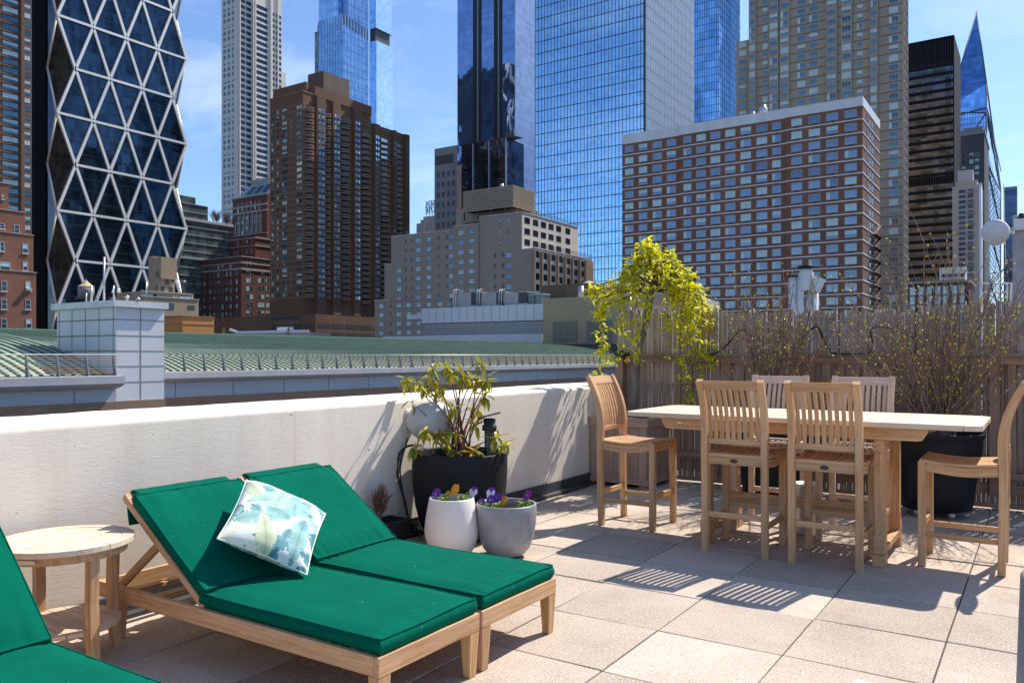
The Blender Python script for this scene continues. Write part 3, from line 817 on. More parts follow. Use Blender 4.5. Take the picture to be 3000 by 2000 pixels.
# pots ------------------------------------------------------------------------
def conc(name, c, blot):
    m, nt, b = newmat(name); tc = N(nt, 'ShaderNodeTexCoord').outputs['Object']
    f = noisef(nt, tc, 6, 5, .6, .6); c1 = ramp(nt, f, [(.3, [x*(1-blot) for x in c]), (.5, c), (.7, [min(1, x*(1+blot)) for x in c])])
    nt.links.new(c1, b.inputs['Base Color']); b.inputs['Roughness'].default_value = .42; bump(nt, b, noisef(nt, tc, 30, 4), .06, .01); return m
wp = empty('flower_pot', (-3.31, 4.285, 0)); tag(wp, 'tall white egg shaped pot holding purple, orange and white pansies', 'pot', 'small round pots of pansies')
g = MB(); g.lathe([(0, 0), (.085, 0), (.115, .012), (.150, .06), (.176, .13), (.182, .18), (.176, .25), (.161, .335), (.150, .392), (.147, .399), (.139, .399), (.137, .39), (.142, .34), (.142, .33)], (-3.31, 4.285, 0), 56); g.build('pot', WHITEP, wp)
g = MB(); g.lathe([(0, .36), (.08, .358), (.143, .352)], (-3.31, 4.285, 0), 30); g.build('soil', SOIL, wp)
gp = empty('flower_pot', (-3.02, 4.51, 0)); tag(gp, 'grey concrete bowl pot of purple and orange pansies, right of the white pot', 'pot', 'small round pots of pansies')
g = MB(); g.lathe([(0, .012), (.10, .012), (.125, .022), (.160, .065), (.186, .14), (.200, .22), (.204, .30), (.203, .350), (.200, .356), (.188, .356), (.185, .35), (.185, .29)], (-3.02, 4.51, 0), 56)
g.build('pot', conc('grey_concrete', (.27, .285, .31), .22), gp)
g = MB(); g.lathe([(0, .322), (.1, .32), (.187, .312)], (-3.02, 4.51, 0), 30); g.build('soil', SOIL, gp)
g = MB(); g.lathe([(0, 0), (.09, 0), (.09, .012), (0, .012)], (-3.02, 4.51, 0), 30); g.build('pot_foot', BLACKP, gp)
bp = empty('large_planter', (-3.60, 4.76, 0)); tag(bp, 'big round matte black planter against the parapet behind the two pots', 'planter')
g = MB(); g.lathe([(0, 0), (.19, 0), (.24, .02), (.295, .12), (.33, .26), (.346, .40), (.352, .52), (.352, .632), (.348, .640), (.322, .640), (.318, .632), (.318, .5)], (-3.60, 4.76, 0), 72); g.build('pot', simple('matte_black', (.011, .011, .012), .6, 0, .25, 5, .05, 25, .3), bp)
g = MB(); g.lathe([(0, .56), (.2, .555), (.32, .55)], (-3.60, 4.76, 0), 30); g.build('soil', SOIL, bp)

PET = {'purple': simple('purple_petal', (.13, .02, .34), .7, 0, .3, 30), 'orange': simple('orange_petal', (.85, .33, .02), .7, 0, .2, 30), 'white': simple('white_petal', (.75, .68, .85), .7, 0, .1, 30), 'magenta': simple('magenta_petal', (.30, .02, .25), .7, 0, .3, 30), 'yellow': simple('yellow_eye', (.9, .65, .03), .7)}
PGRN = leafmat('pansy_leaf', [(.10, .22, .03), (.2, .36, .05), (.35, .45, .08)])
def pansy(x, y, z, col, h, parent, face=(-.2, -1, .35), s=1, back=None):
    f = Vector(face).normalized(); up = Vector((0, 0, 1)); sd = f.cross(up).normalized(); up2 = sd.cross(f)
    s *= 1.15; c = Vector((x, y, z+h)); g = MB()
    g.tube([(x, y, z-.02), (x+.003, y+.004, z+h*.6), tuple(c-f*.006)], .0016, 5, 2)
    for an, r, mi, dz in ((55, .013, 1, -.002), (125, .013, 1, -.002), (5, .012, 0, .0), (175, .012, 0, .0), (270, .016, 0, .002)):
        cc = c+(sd*math.cos(R(an))+up2*math.sin(R(an)))*.012*s+f*dz
        vs = [cc+f*.004]+[cc+(sd*math.cos(R(a))+up2*math.sin(R(a)))*r*s*(1+.12*math.sin(a*3))-f*.002*math.sin(R(a*3)) for a in range(0, 360, 30)]
        g.add(vs, [(0, 1+k, 1+(k+1) % 12) for k in range(12)], mi, None, True)
    g.add([c+f*.006+(sd*math.cos(R(a))+up2*math.sin(R(a)))*.004*s for a in range(0, 360, 60)], [(0, 1, 2, 3, 4, 5)], 3)
    o = g.build('pansy', [PET[col], PET[back or col], PGRN, PET['yellow']], None, loc=(x, y, z))
    return o
def pansyleaves(cx, cy, z, r, n, seed, lab):
    rr = random.Random(seed); g = MB()
    for i in range(n):
        a = rr.uniform(0, 6.28); q = r*math.sqrt(rr.random()); p = (cx+q*math.cos(a), cy+q*math.sin(a), z+rr.uniform(0, .035))
        g.leaf(p, (rr.uniform(-1, 1), rr.uniform(-1, 1), rr.uniform(.2, 1)), (0, 0, 1), rr.uniform(.02, .042), rr.uniform(.01, .018), droop=.3)
    return g
fl = [(-3.385, 4.215, 'purple', .062, wp, None, 1.5, 'flower low at the left rim of the white pot, deep purple'), (-3.355, 4.30, 'orange', .05, wp, None, 1.0, 'small pale orange pansy beside the purple one in the white pot'), (-3.30, 4.31, 'orange', .085, wp, None, 1.5, 'bright orange pansy in the middle of the white pot'), (-3.215, 4.40, 'white', .065, wp, 'purple', 1.5, 'white and violet pansy at the right side of the white pot')]
for x, y, col, h, par_, bk_, s_, lab in fl: tag(pansy(x, y, .362, col, h, par_, s=s_, back=bk_), lab, 'flower', 'pansies in the two pots')
tag(pansyleaves(-3.36, 4.24, .36, .055, 60, 1, '').build('pansy_leaves', PGRN), 'clump of green pansy leaves at the left rim of the white pot', 'plant')
tag(pansyleaves(-3.24, 4.35, .36, .05, 55, 2, '').build('pansy_leaves', PGRN), 'clump of green pansy leaves at the right rim of the white pot', 'plant')
fl = [(-3.12, 4.47, 'white', .10, 'purple', 1.5, 'white and violet pansy standing tallest in the grey pot'), (-3.085, 4.42, 'purple', .062, None, 1.4, 'deep purple pansy in the centre left of the grey pot'), (-3.05, 4.45, 'purple', .075, None, 1.4, 'deep purple pansy next to the orange one in the grey pot'), (-3.01, 4.46, 'orange', .06, None, 1.3, 'orange yellow pansy in the grey pot'), (-3.15, 4.40, 'purple', .04, None, 1.2, 'purple pansy hanging low at the left rim of the grey pot'), (-2.91, 4.60, 'magenta', .085, None, 1.3, 'magenta pansy at the right side of the grey pot')]
for x, y, col, h, bk_, s_, lab in fl: tag(pansy(x, y, .32, col, h, gp, s=s_, back=bk_), lab, 'flower', 'pansies in the two pots')
tag(pansyleaves(-3.09, 4.43, .325, .085, 110, 3, '').build('pansy_leaves', PGRN), 'wide clump of green pansy leaves at the left of the grey pot', 'plant')
tag(pansyleaves(-2.92, 4.57, .325, .05, 60, 4, '').build('pansy_leaves', PGRN), 'small clump of green pansy leaves at the right of the grey pot', 'plant')

# rhododendron ----------------------------------------------------------------
RL = leafmat('rhododendron_leaf', [(.12, .17, .015), (.30, .32, .02), (.52, .46, .03), (.66, .48, .04), (.18, .24, .02), (.50, .52, .04)], .35)
RRED = leafmat('red_leaf', [(.35, .08, .01), (.5, .15, .02), (.3, .05, .01)], .3)
BARK = simple('twig_bark', (.17, .10, .07), .8, 0, .3, 20)
BARKR = simple('red_twig', (.28, .07, .035), .7, 0, .3, 20)
rh = empty('rhododendron', (-3.60, 4.76, .55)); tag(rh, 'leggy rhododendron with drooping yellow green leaves in the black planter', 'shrub')
tips = [(560, 190), (640, 215), (700, 250), (745, 120), (725, 175), (840, 105), (790, 230), (880, 150), (960, 180), (1010, 190), (1072, 90), (1050, 190), (1110, 200), (1100, 300), (1050, 400), (880, 385), (480, 410), (690, 540), (790, 570), (870, 560), (1040, 500), (1235, 640), (1030, 690), (860, 675), (625, 650), (1180, 590), (930, 130), (770, 280), (600, 350)]
gb = MB(); gl = MB(); rr = random.Random(5); red = MB()
for i, (x, y) in enumerate(tips):
    px, py = 950+x/2.34, 1030+y/2.34; Y = 5.96+rr.uniform(-.18, .16)
    if y > 480: Y = 5.75+rr.uniform(-.1, .1)
    p = pt(px, py, Y); b0 = Vector((-3.60+rr.uniform(-.08, .08), 4.74+rr.uniform(-.08, .08), .55))
    mid = b0.lerp(p, .45)+Vector((rr.uniform(-.03, .03), rr.uniform(-.03, .03), .04)); mid.x += (b0.x-p.x)*.22; mid.y += (b0.y-p.y)*.22
    q = [b0.lerp(mid, t).lerp(mid.lerp(p, t), t) for t in [k/8 for k in range(9)]]
    gb.tube(q, [.0085-.0055*k/8 for k in range(9)], 6, 1 if i % 3 == 1 or i == 16 else 0)
    tgt = red if i == 16 else gl
    nl = 7 if i == 16 else rr.randint(9, 13)
    if i == 28: nl = 2
    for k in range(nl):
        a = 6.28*k/nl+rr.uniform(-.3, .3); e = rr.choice([-1.5, -1.1, -.7, -.2, .4, .9])
        d = Vector((math.cos(a), math.sin(a), e)); tgt.leaf(p+Vector((0, 0, rr.uniform(-.02, .01))), d, (0, 0, 1), rr.uniform(.075, .13), rr.uniform(.026, .036), droop=rr.uniform(.1, .35))
    if i % 2 == 0:
        for k in range(9):
            d = Vector((rr.uniform(-1, 1), rr.uniform(-1, 1), rr.uniform(.3, 1.2))).normalized(); gb.tube([p, p+d*.035], .0012, 4, 1)
gb.build('stem', [BARK, BARKR], rh); gl.build('leaves', RL, rh); red.build('red_leaves', RRED, rh)

# low rectangular planter -----------------------------------------------------
lp = empty('trough_planter', (-3.83, 4.02, 0)); tag(lp, 'low black rectangular trough planter on the floor beside the big planter', 'planter')
g = MB(); X0, X1, Y0, Y1, Hh = -3.94, -3.73, 3.62, 4.36, .20
g.box(X0, X1, Y0, Y1, 0, Hh-.02, taper=.86); g.box(X0-.0, X1+.008, Y0-.008, Y0+.012, Hh-.019, Hh); g.box(X0, X1+.008, Y1-.012, Y1+.008, Hh-.019, Hh); g.box(X0, X0+.02, Y0+.0125, Y1-.0125, Hh-.019, Hh); g.box(X1-.012, X1+.008, Y0+.0125, Y1-.0125, Hh-.019, Hh)
g.build('trough', BLACKP, lp, .004); g = MB(); g.box(X0+.021, X1-.013, Y0+.013, Y1-.013, Hh-.0195, Hh-.008); g.build('soil', SOIL, lp)
g = MB(); rr = random.Random(9)
def twiggy(g, p, d, L, r, depth, rr, sp=.6, mi=0):
    p = Vector(p); d = Vector(d).normalized(); q = [p]; n = 4
    for k in range(n):
        d = (d+Vector((rr.uniform(-1, 1), rr.uniform(-1, 1), rr.uniform(-.6, .9)))*.16).normalized(); q.append(q[-1]+d*L/n)
    g.tube(q, [r*(1-.45*k/n) for k in range(n+1)], 5, mi, False)
    if depth:
        for k in range(1, n+1):
            for _ in range(2 if depth > 1 else 1):
                nd = (d+Vector((rr.uniform(-1, 1), rr.uniform(-1, 1), rr.uniform(-.2, 1)))*sp).normalized()
                twiggy(g, q[k], nd, L*.62, r*.55, depth-1, rr, sp, mi)
    return q
for k in range(3): twiggy(g, (-3.84, 4.14+.01*k, .19), (rr.uniform(-.3, .3), rr.uniform(-.4, .4), 1), .13, .006, 3, rr, .75)
tag(g.build('bare_shrub', BARK), 'small bare twiggy shrub in the black trough planter', 'shrub')
g = MB()
for k in range(90):
    x, y = -3.84+rr.gauss(0, .025), 3.80+rr.gauss(0, .05); dx, dy = rr.gauss(0, .05), rr.gauss(0, .08); h = rr.uniform(.1, .24)
    g.tube([(x, y, .19), (x+dx*.4, y+dy*.4, .19+h*.6), (x+dx, y+dy, .19+h)], [.0016, .0014, .0008], 4, 0, False)
tag(g.build('dry_grass', simple('dry_stems', (.22, .13, .10), .9, 0, .3, 20)), 'tuft of dry brown grass in the trough behind the lounger back', 'plant')

# dish on the parapet ---------------------------------------------------------
dr = empty('wall_radome', (-3.97, 4.72, .86)); tag(dr, 'white round plastic antenna housing bracketed on the parapet behind the rhododendron', 'antenna')
g = MB(); ax = Vector((.80, .02, .10)).normalized(); Md = ax.to_track_quat('Z', 'Y').to_matrix().to_4x4(); c0_ = pt(1262, 1234, 6.02)
g.lathe([(0, -.115), (.05, -.112), (.10, -.095), (.128, -.065), (.138, -.03), (.138, .035), (.142, .04), (.142, .06), (.12, .085), (.06, .105), (0, .112)], tuple(c0_), 44, 0, Md)
Mq = Matrix.Translation(c0_) @ Matrix.Rotation(R(36), 4, 'Z') @ Matrix.Diagonal((1.32, 1, 1, 1)) @ Matrix.Rotation(-R(36), 4, 'Z') @ Matrix.Translation(-c0_)
g.v = [tuple(Mq @ Vector(v)) for v in g.v]
g.build('dome', simple('grey_white_plastic', (.50, .50, .50), .5, 0, .06), dr)
g = MB(); q = pt(1187, 1225, 6.1)
g.box(-3.975, -3.90, q.y-.04, q.y+.03, q.z-.03, q.z+.05); g.box(-3.975, -3.86, q.y-.02, q.y+.05, q.z-.075, q.z-.035); g.box(-3.99, -3.972, q.y-.06, q.y+.06, q.z-.08, q.z+.07)
g.tube([(-3.9, q.y, q.z), tuple(c0_+Vector((-.05, -.05, 0)))], .018, 10)
g.build('bracket', WPLAS, dr, .004)
g = MB()
def P4(x, y, Y): return tuple(pt(950+x/2.34, 1030+y/2.34, Y))
cable([P4(612, 640, 6.0), P4(565, 650, 5.95), P4(515, 700, 5.95), P4(500, 800, 5.95), P4(515, 900, 5.9), P4(545, 1000, 5.9), P4(570, 1110, 5.9), P4(590, 1190, 5.92), P4(640, 1240, 5.95)], .009)
cable([P4(575, 530, 6.1), P4(560, 640, 6.0), P4(530, 720, 5.95), P4(520, 820, 5.95), P4(535, 950, 5.9), P4(560, 1080, 5.9), P4(600, 1200, 5.9), P4(660, 1225, 5.95)], .006)
for k in range(9): cable([P4(585+rr.uniform(-10, 70), 1180+rr.uniform(-20, 60), 5.92), P4(610+rr.uniform(-20, 50), 1210+rr.uniform(-30, 60), 5.9), P4(640+rr.uniform(-20, 40), 1240+rr.uniform(-40, 40), 5.88)], .005)
tag(g.build('hose', BLACKP), 'black irrigation hose looping down behind the big planter', 'hose')
# solar lamp in the planter
zl = empty('solar_lantern', (-3.3, 4.75, .56)); tag(zl, 'black caged lantern with tilted solar panel stuck in the big planter', 'lantern')
c_ = pt(950+1132/2.34, 1030+620/2.34, 5.75)
g = MB(); cz = c_.z
for k in range(12):
    a = 6.28*k/12; g.tube([(c_.x+.032*math.cos(a), c_.y+.032*math.sin(a), cz-.10), (c_.x+.032*math.cos(a), c_.y+.032*math.sin(a), cz+.10)], .003, 5)
for k in range(11):
    z = cz-.09+.018*k; g.lathe([(.034, z-.003), (.037, z), (.034, z+.003), (.030, z), (.034, z-.003)], (c_.x, c_.y, 0), 20)
g.build('cage', BLACKP, zl)
g = MB(); g.lathe([(0, -.1), (.017, -.1), (.017, .1), (0, .1)], (c_.x, c_.y, cz), 12); g.build('lamp_tube', simple('pale_tube', (.5, .55, .5), .3), zl)
g = MB(); g.lathe([(0, .085), (.052, .085), (.052, .12), (.040, .125), (.046, .165), (.03, .17), (0, .17)], (c_.x, c_.y, cz), 24); g.lathe([(0, -.13), (.036, -.13), (.042, -.1), (0, -.1)], (c_.x, c_.y, cz), 20); g.build('housing', BLACKP, zl)
g = MB(); Ms = Matrix.Translation((c_.x, c_.y, cz+.19)) @ Matrix.Rotation(R(35), 4, 'Z') @ Matrix.Rotation(R(-14), 4, 'Y') @ Matrix.Rotation(R(-8), 4, 'X'); g.box(-.082, .082, -.06, .06, -.004, .004, 0, Ms); g.build('solar_panel', simple('solar_cell', (.02, .025, .04), .2, .3), zl, .002)

# big black planters behind the table -----------------------------------------
def tub(cx, cy, lab):
    r_ = empty('black_tub', (cx, cy, 0)); tag(r_, lab, 'planter', 'black tubs on casters along the fence')
    g = MB(); g.lathe([(0, .06), (.24, .06), (.27, .07), (.29, .2), (.318, .48), (.322, .50), (.338, .51), (.346, .60), (.350, .66), (.362, .672), (.366, .69), (.358, .706), (.34, .706), (.33, .69), (.325, .6)], (cx, cy, 0), 56); g.build('tub', simple('black_resin', (.010, .011, .015), .6, 0, .2, 5, 0, 60, .3), r_)
    g = MB(); g.lathe([(0, .655), (.2, .652), (.33, .645)], (cx, cy, 0), 30); g.build('soil', SOIL, r_)
    for k in range(4):
        a = R(45+90*k); g = MB(); x, y = cx+.18*math.cos(a), cy+.18*math.sin(a)
        Mw = Matrix.Rotation(R(90), 4, 'X') @ Matrix.Identity(4); g.lathe([(0, -.012), (.024, -.012), (.028, -.006), (.028, .006), (.024, .012), (0, .012)], (x, y, .028), 16, 0, Mw); g.box(x-.014, x+.014, y-.018, y+.018, .04, .059); g.build('caster', METAL, r_)
tub(-.76, 7.66, 'black tub planter on casters holding the wide budding shrub at the right')
tub(-2.12, 7.66, 'black tub planter half hidden behind the table holding the left budding shrub')
BUD = leafmat('yellow_bud', [(.75, .68, .04), (.85, .75, .08), (.6, .62, .04)], .3)
SBARK = simple('grey_shrub_bark', (.22, .145, .11), .8, 0, .35, 15)
def shrub(cx, cy, n, H, spread, seed, nbud, lab):
    rr = random.Random(seed); root = empty('budding_shrub', (cx, cy, .65)); tag(root, lab, 'shrub', 'bare shrubs with yellow buds in the black tubs')
    g = MB(); gb = MB(); nodes = []
    for i in range(n):
        a = rr.uniform(0, 6.28); lean = rr.uniform(.08, 1)**.8*spread; h = H*rr.uniform(.55, 1)*(1-.25*lean/spread)
        p = Vector((cx+rr.gauss(0, .05), cy+rr.gauss(0, .05)*.7, .65)); end = Vector((cx+math.cos(a)*lean, cy+math.sin(a)*lean*.40-.05, .65+h))
        c1 = p.lerp(end, .4)+Vector((math.cos(a)*lean*.12, 0, -.02+rr.uniform(-.05, .05))); q = []; m = 11
        for k in range(m+1):
            t = k/m; b_ = p*(1-t)**2+c1*2*t*(1-t)+end*t*t
            b_ += Vector((noise.noise(Vector((i, t*5, 1))), noise.noise(Vector((i, t*5, 2))), 0))*.035*t; q.append(b_)
        r0 = rr.uniform(.006, .012); g.tube(q, [r0*(1-.78*k/m) for k in range(m+1)], 5, 0, False)
        for k in range(3, m+1):
            for _ in range(1):
                d = (q[k]-q[k-1]).normalized()+Vector((rr.uniform(-.8, .8), rr.uniform(-.6, .6), rr.uniform(-.1, .5))); L = rr.uniform(.10, .30)
                d.normalize(); tq = [q[k], q[k]+d*L*.5+Vector((0, 0, .01)), q[k]+d*L+Vector((rr.uniform(-.02, .02), 0, .03))]
                g.tube(tq, [.0032, .0024, .0014], 4, 0, False)
                for t in (0, .35, .7, 1): nodes.append((tq[0].lerp(tq[2], t), d))
                if rr.random() < .4:
                    d2 = (d+Vector((rr.uniform(-.8, .8), rr.uniform(-.5, .5), .4))).normalized(); g.tube([tq[1], tq[1]+d2*.1], [.002, .0012], 4, 0, False); nodes.append((tq[1]+d2*.1, d2))
    rr.shuffle(nodes)
    for p, d in nodes[:nbud]:
        o = p+Vector((rr.uniform(-.006, .006), rr.uniform(-.006, .006), 0)); L = rr.uniform(.014, .026); r = L*.38; dd = (d+Vector((rr.uniform(-.6, .6), rr.uniform(-.6, .6), .5))).normalized()
        s1 = dd.cross(Vector((1, .1, 0))).normalized(); s2 = dd.cross(s1); g_ = (rr.random()*9,)*3
        vs = [o, o+dd*L*.5+s1*r, o+dd*L*.5+s2*r, o+dd*L*.5-s1*r, o+dd*L*.5-s2*r, o+dd*L]
        gb.add(vs, [(0, 2, 1), (0, 3, 2), (0, 4, 3), (0, 1, 4), (5, 1, 2), (5, 2, 3), (5, 3, 4), (5, 4, 1)], 0, [g_]*6)
    g.build('branches', SBARK, root); tag(gb.build('buds', BUD, root), kind='stuff')
shrub(-.74, 7.64, 72, 1.78, .95, 31, 900, 'wide bare shrub dotted with yellow buds in front of the fence at the right')
shrub(-2.10, 7.64, 50, 1.62, .68, 32, 560, 'narrower bare shrub with tiny yellow buds between the leafy tree and the wide shrub')

# weeping tree ----------------------------------------------------------------
TLEAF = leafmat('spring_leaf', [(.62, .64, .01), (.86, .84, .02), (.92, .86, .02), (.38, .46, .015), (.88, .80, .02), (.74, .74, .01), (.6, .36, .05)], .5)
TBARK = simple('grey_bark', (.20, .165, .14), .85, 0, .35, 8, .4, 30)
tr = empty('weeping_tree', (-3.65, 7.83, .65)); tag(tr, 'small weeping tree with bright yellow green leaves in the wood planter box', 'tree')
g = MB(); base = Vector((-3.66, 7.80, .62)); hd = pt(1905, 845, 8.45)
q = [base.lerp(hd, k/10)+Vector((.02*math.sin(k*.9), .01*math.cos(k), 0)) for k in range(11)]
g.tube(q, [.046, .043, .040, .038, .036, .035, .034, .034, .037, .042, .03], 12); g.build('trunk', TBARK, tr)
g = MB(); gl = MB(); rr = random.Random(44)
rv = Vector((cA, sA, 0)); fv = Vector((-sA, cA, 0))
strands = [(-.66, .02, 1.98, 2.16), (-.62, -.15, 1.12, 2.02), (-.50, .10, 1.30, 2.08), (-.56, -.05, 1.75, 1.97), (-.40, -.20, 1.30, 2.18), (-.22, -.30, 1.30, 2.22), (-.33, 0, 1.62, 2.3), (-.1, -.35, 1.75, 2.22),
           (.10, -.38, 1.62, 2.28), (.24, -.28, 1.40, 2.3), (.30, -.15, 1.30, 2.28), (.42, -.22, .72, 2.22), (.46, .05, .84, 2.22), (.52, -.12, 1.30, 2.18), (.50, -.22, 1.00, 2.12), (.62, .12, 1.32, 2.04), (.66, -.08, 1.22, 1.96), (.55, .22, 1.5, 2.2), (.22, 0, 1.9, 2.38), (-.16, .1, 1.9, 2.4), (.38, -.3, 1.5, 2.25), (.34, 0, 1.45, 2.32), (.04, .2, 2.0, 2.45), (-.05, -.1, 2.5, 2.62), (-.02, 0, 2.55, 2.68), (.14, -.05, 2.25, 2.5), (-.22, .05, 2.15, 2.38), (.3, -.1, 2.0, 2.42), (.45, -.25, 1.6, 2.08), (.28, -.35, 1.15, 2.1)]
def leafcl(p, n, d):
    for _ in range(n):
        dd = Vector((rr.uniform(-1, 1), rr.uniform(-1, 1), rr.uniform(-.7, .6)))+d*.4
        gl.leaf(p+Vector((rr.gauss(0, .012), rr.gauss(0, .012), rr.gauss(0, .012))), dd, (rr.uniform(-.3, .3), rr.uniform(-.3, .3), 1), rr.uniform(.036, .068), rr.uniform(.016, .028), fold=.2, droop=rr.uniform(0, .35))
for x, y, ze, za in strands:
    x *= .9
    top = hd+rv*(x*.45)+fv*(y*.45); top.z = za; s0 = hd+Vector((0, 0, rr.uniform(-.08, .06)))
    e = hd+rv*x+fv*y; sh = e.copy(); sh.z = za-.12; e.z = ze; e += rv*rr.uniform(-.04, .04)
    if ze > 2.2: sh = hd+rv*x*.6+fv*y*.6; sh.z = (hd.z+ze)/2+.1; top = hd+Vector((0, 0, .15))
    ctrl = [s0, top, sh, sh.lerp(e, .5)+rv*rr.uniform(-.05, .05)+fv*rr.uniform(-.04, .04), e]; P = []; n = 8
    for i in range(len(ctrl)-1):
        p0 = ctrl[max(i-1, 0)]; p1 = ctrl[i]; p2 = ctrl[i+1]; p3 = ctrl[min(i+2, len(ctrl)-1)]
        for k in range(n):
            t = k/n; P.append(.5*((2*p1)+(p2-p0)*t+(2*p0-5*p1+4*p2-p3)*t*t+(-p0+3*p1-3*p2+p3)*t*t*t))
    P.append(e); m = len(P)
    P = [p+Vector((noise.noise(p*6), noise.noise(p*6+Vector((5, 0, 0))), noise.noise(p*6+Vector((0, 9, 0)))))*.03 for p in P]
    g.tube(P, [max(.0022, .012*(1-k/m)**1.2) for k in range(m)], 6, 0, False)
    for k in range(5, m):
        d = (P[k]-P[k-1]).normalized(); dens = 1 if k > 8 else .5
        if rr.random() < .56*dens: leafcl(P[k], rr.randint(5, 9), d)
        if rr.random() < .6*dens:
            sdv = Vector((rr.uniform(-1, 1), rr.uniform(-1, 1), rr.uniform(-.5, .5))).normalized(); L = rr.uniform(.05, .13); tp = P[k]+sdv*L+Vector((0, 0, -.01)); g.tube([P[k], tp], [.0022, .0014], 4, 0, False)
            leafcl(tp, rr.randint(3, 6), sdv); leafcl(P[k].lerp(tp, .5), 2, sdv)
g.build('branches', simple('dark_branch', (.12, .08, .07), .8, 0, .3, 12), tr); gl.build('crown', TLEAF, tr)

# slatted stool and grey pot at the lower edge --------------------------------
sl = empty('slatted_stool', (-.18, 2.15, 0)); tag(sl, 'sunlit white slatted stool just entering the photo at the bottom edge', 'stool')
g = MB(); WPA = simple('sunlit_white', (.8, .8, .8), .5, 0, .05)  # sun-blown white of the slats, put into the base colour
for k in range(5): g.box(-.44+k*.105, -.44+k*.105+.072, 1.9, 2.40, .432, .45)
g.build('seat', WPA, sl, .003)
g = MB()
for x in (-.40, .04):
    g.box(x-.015, x+.015, 1.92, 2.30, .39, .43)
g.build('frame', WPA, sl, .003)
for x in (-.40, .04):
    for y in (1.94, 2.26): g = MB(); g.box(x-.014, x+.014, y-.014, y+.014, 0, .389); g.build('leg', WPA, sl, .002)
gq = MB(); cq = to_uv(1500+1.66/2.3*F, 2.3)
gq.lathe([(0, 0), (.195, 0), (.2, .02), (.178, .70), (.17, .707), (.15, .707), (.15, .66), (0, .66)], (cq[0], cq[1], 0), 40)
tag(gq.build('tall_planter', simple('grey_resin', (.2, .21, .23), .5)), 'tall grey planter clipped by the right edge of the photo near the bottom', 'planter')
# little weed and leaf litter
g = MB(); rr = random.Random(77); wv_ = pt(1768, 1703, 3189/663)
for k in range(14): g.leaf((wv_.x+rr.gauss(0, .012), wv_.y+rr.gauss(0, .012), 0), (rr.uniform(-1, 1), rr.uniform(-1, 1), rr.uniform(.1, .8)), (0, 0, 1), rr.uniform(.012, .025), .007)
tag(g.build('weed', PGRN), 'tiny green weed growing in a paver joint', 'plant')
# ================================================================ CITY
BLIND = simple('window_blind', (.48, .64, .66), .35, .1, .12, .8)
FRAME_D = simple('dark_window_frame', (.05, .05, .055), .5)
FRAME_L = simple('pale_window_frame', (.42, .44, .46), .5, .2)
FRAME_W = simple('cream_window_frame', (.55, .52, .48), .6)
G_BLUE = wglass('window_glass_blue', (.18, .23, .31), .7)
G_DARK = wglass('window_glass_dark', (.035, .05, .075), .45)
G_TEAL = wglass('window_glass_teal', (.09, .17, .21), .65)
G_SKY = wglass('window_glass_bright', (.55, .66, .82), .85)
STY = {  # frame material, glass, bars (vertical fractions), horizontal bars, frame width, variants with blinds, ac
    'apt': (FRAME_L, G_BLUE, (.5,), (), .07, True, True),
    'bay': (FRAME_W, G_TEAL, (.33, .66), (.25,), .09, True, False),
    'dark': (FRAME_D, G_DARK, (), (), .05, False, False),
    'sash': (FRAME_L, G_DARK, (), (.5,), .09, True, False),
    'sky': (FRAME_D, G_SKY, (.5,), (), .07, False, False),
    'quad': (FRAME_D, G_BLUE, (.33, .66), (.5,), .07, True, False),
    'teal': (FRAME_D, G_TEAL, (.5,), (), .06, True, False),
}
_wc = {}
def wingeo(w, h, sty, var):
    fm, gm, vb, hb, fw, bl, ac = STY[sty]; g = MB(); a = w/2; b_ = h/2; fwv = min(fw, w*.12)
    g.box(-a, a, -.05, .0, -b_, -b_+fwv, 0); g.box(-a, a, -.05, .0, b_-fwv, b_, 0)
    g.box(-a, -a+fwv, -.05, 0, -b_+fwv, b_-fwv, 0); g.box(a-fwv, a, -.05, 0, -b_+fwv, b_-fwv, 0)
    for f in vb: x = -a+w*f; g.box(x-fwv*.4, x+fwv*.4, -.045, 0, -b_+fwv, b_-fwv, 0)
    for f in hb: z = -b_+h*f; g.box(-a+fwv, a-fwv, -.04, 0, z-fwv*.4, z+fwv*.4, 0)
    y = -.02; X0, X1, Z0, Z1 = -a+fwv, a-fwv, -b_+fwv, b_-fwv
    def q(x0, x1, z0, z1, mi): g.add([(x0, y, z0), (x1, y, z0), (x1, y, z1), (x0, y, z1)], [(0, 1, 2, 3)], mi)
    if not bl or var == 0: q(X0, X1, Z0, Z1, 1)
    elif var == 1: zc = Z0+(Z1-Z0)*.45; q(X0, X1, Z0, zc, 1); q(X0, X1, zc, Z1, 2)
    elif var == 2: q(X0, X1, Z0, Z1, 2)
    else: xc = X0+(X1-X0)*.3; q(X0, xc, Z0, Z1, 2); q(xc, X1, Z0, Z1, 1)
    if ac: g.box(-.42, .42, -.16, 0, -b_-.46, -b_-.06, 3)
    return g
def wkey(w, h, sty, var): return (round(w, 1), round(h, 1), sty, var)
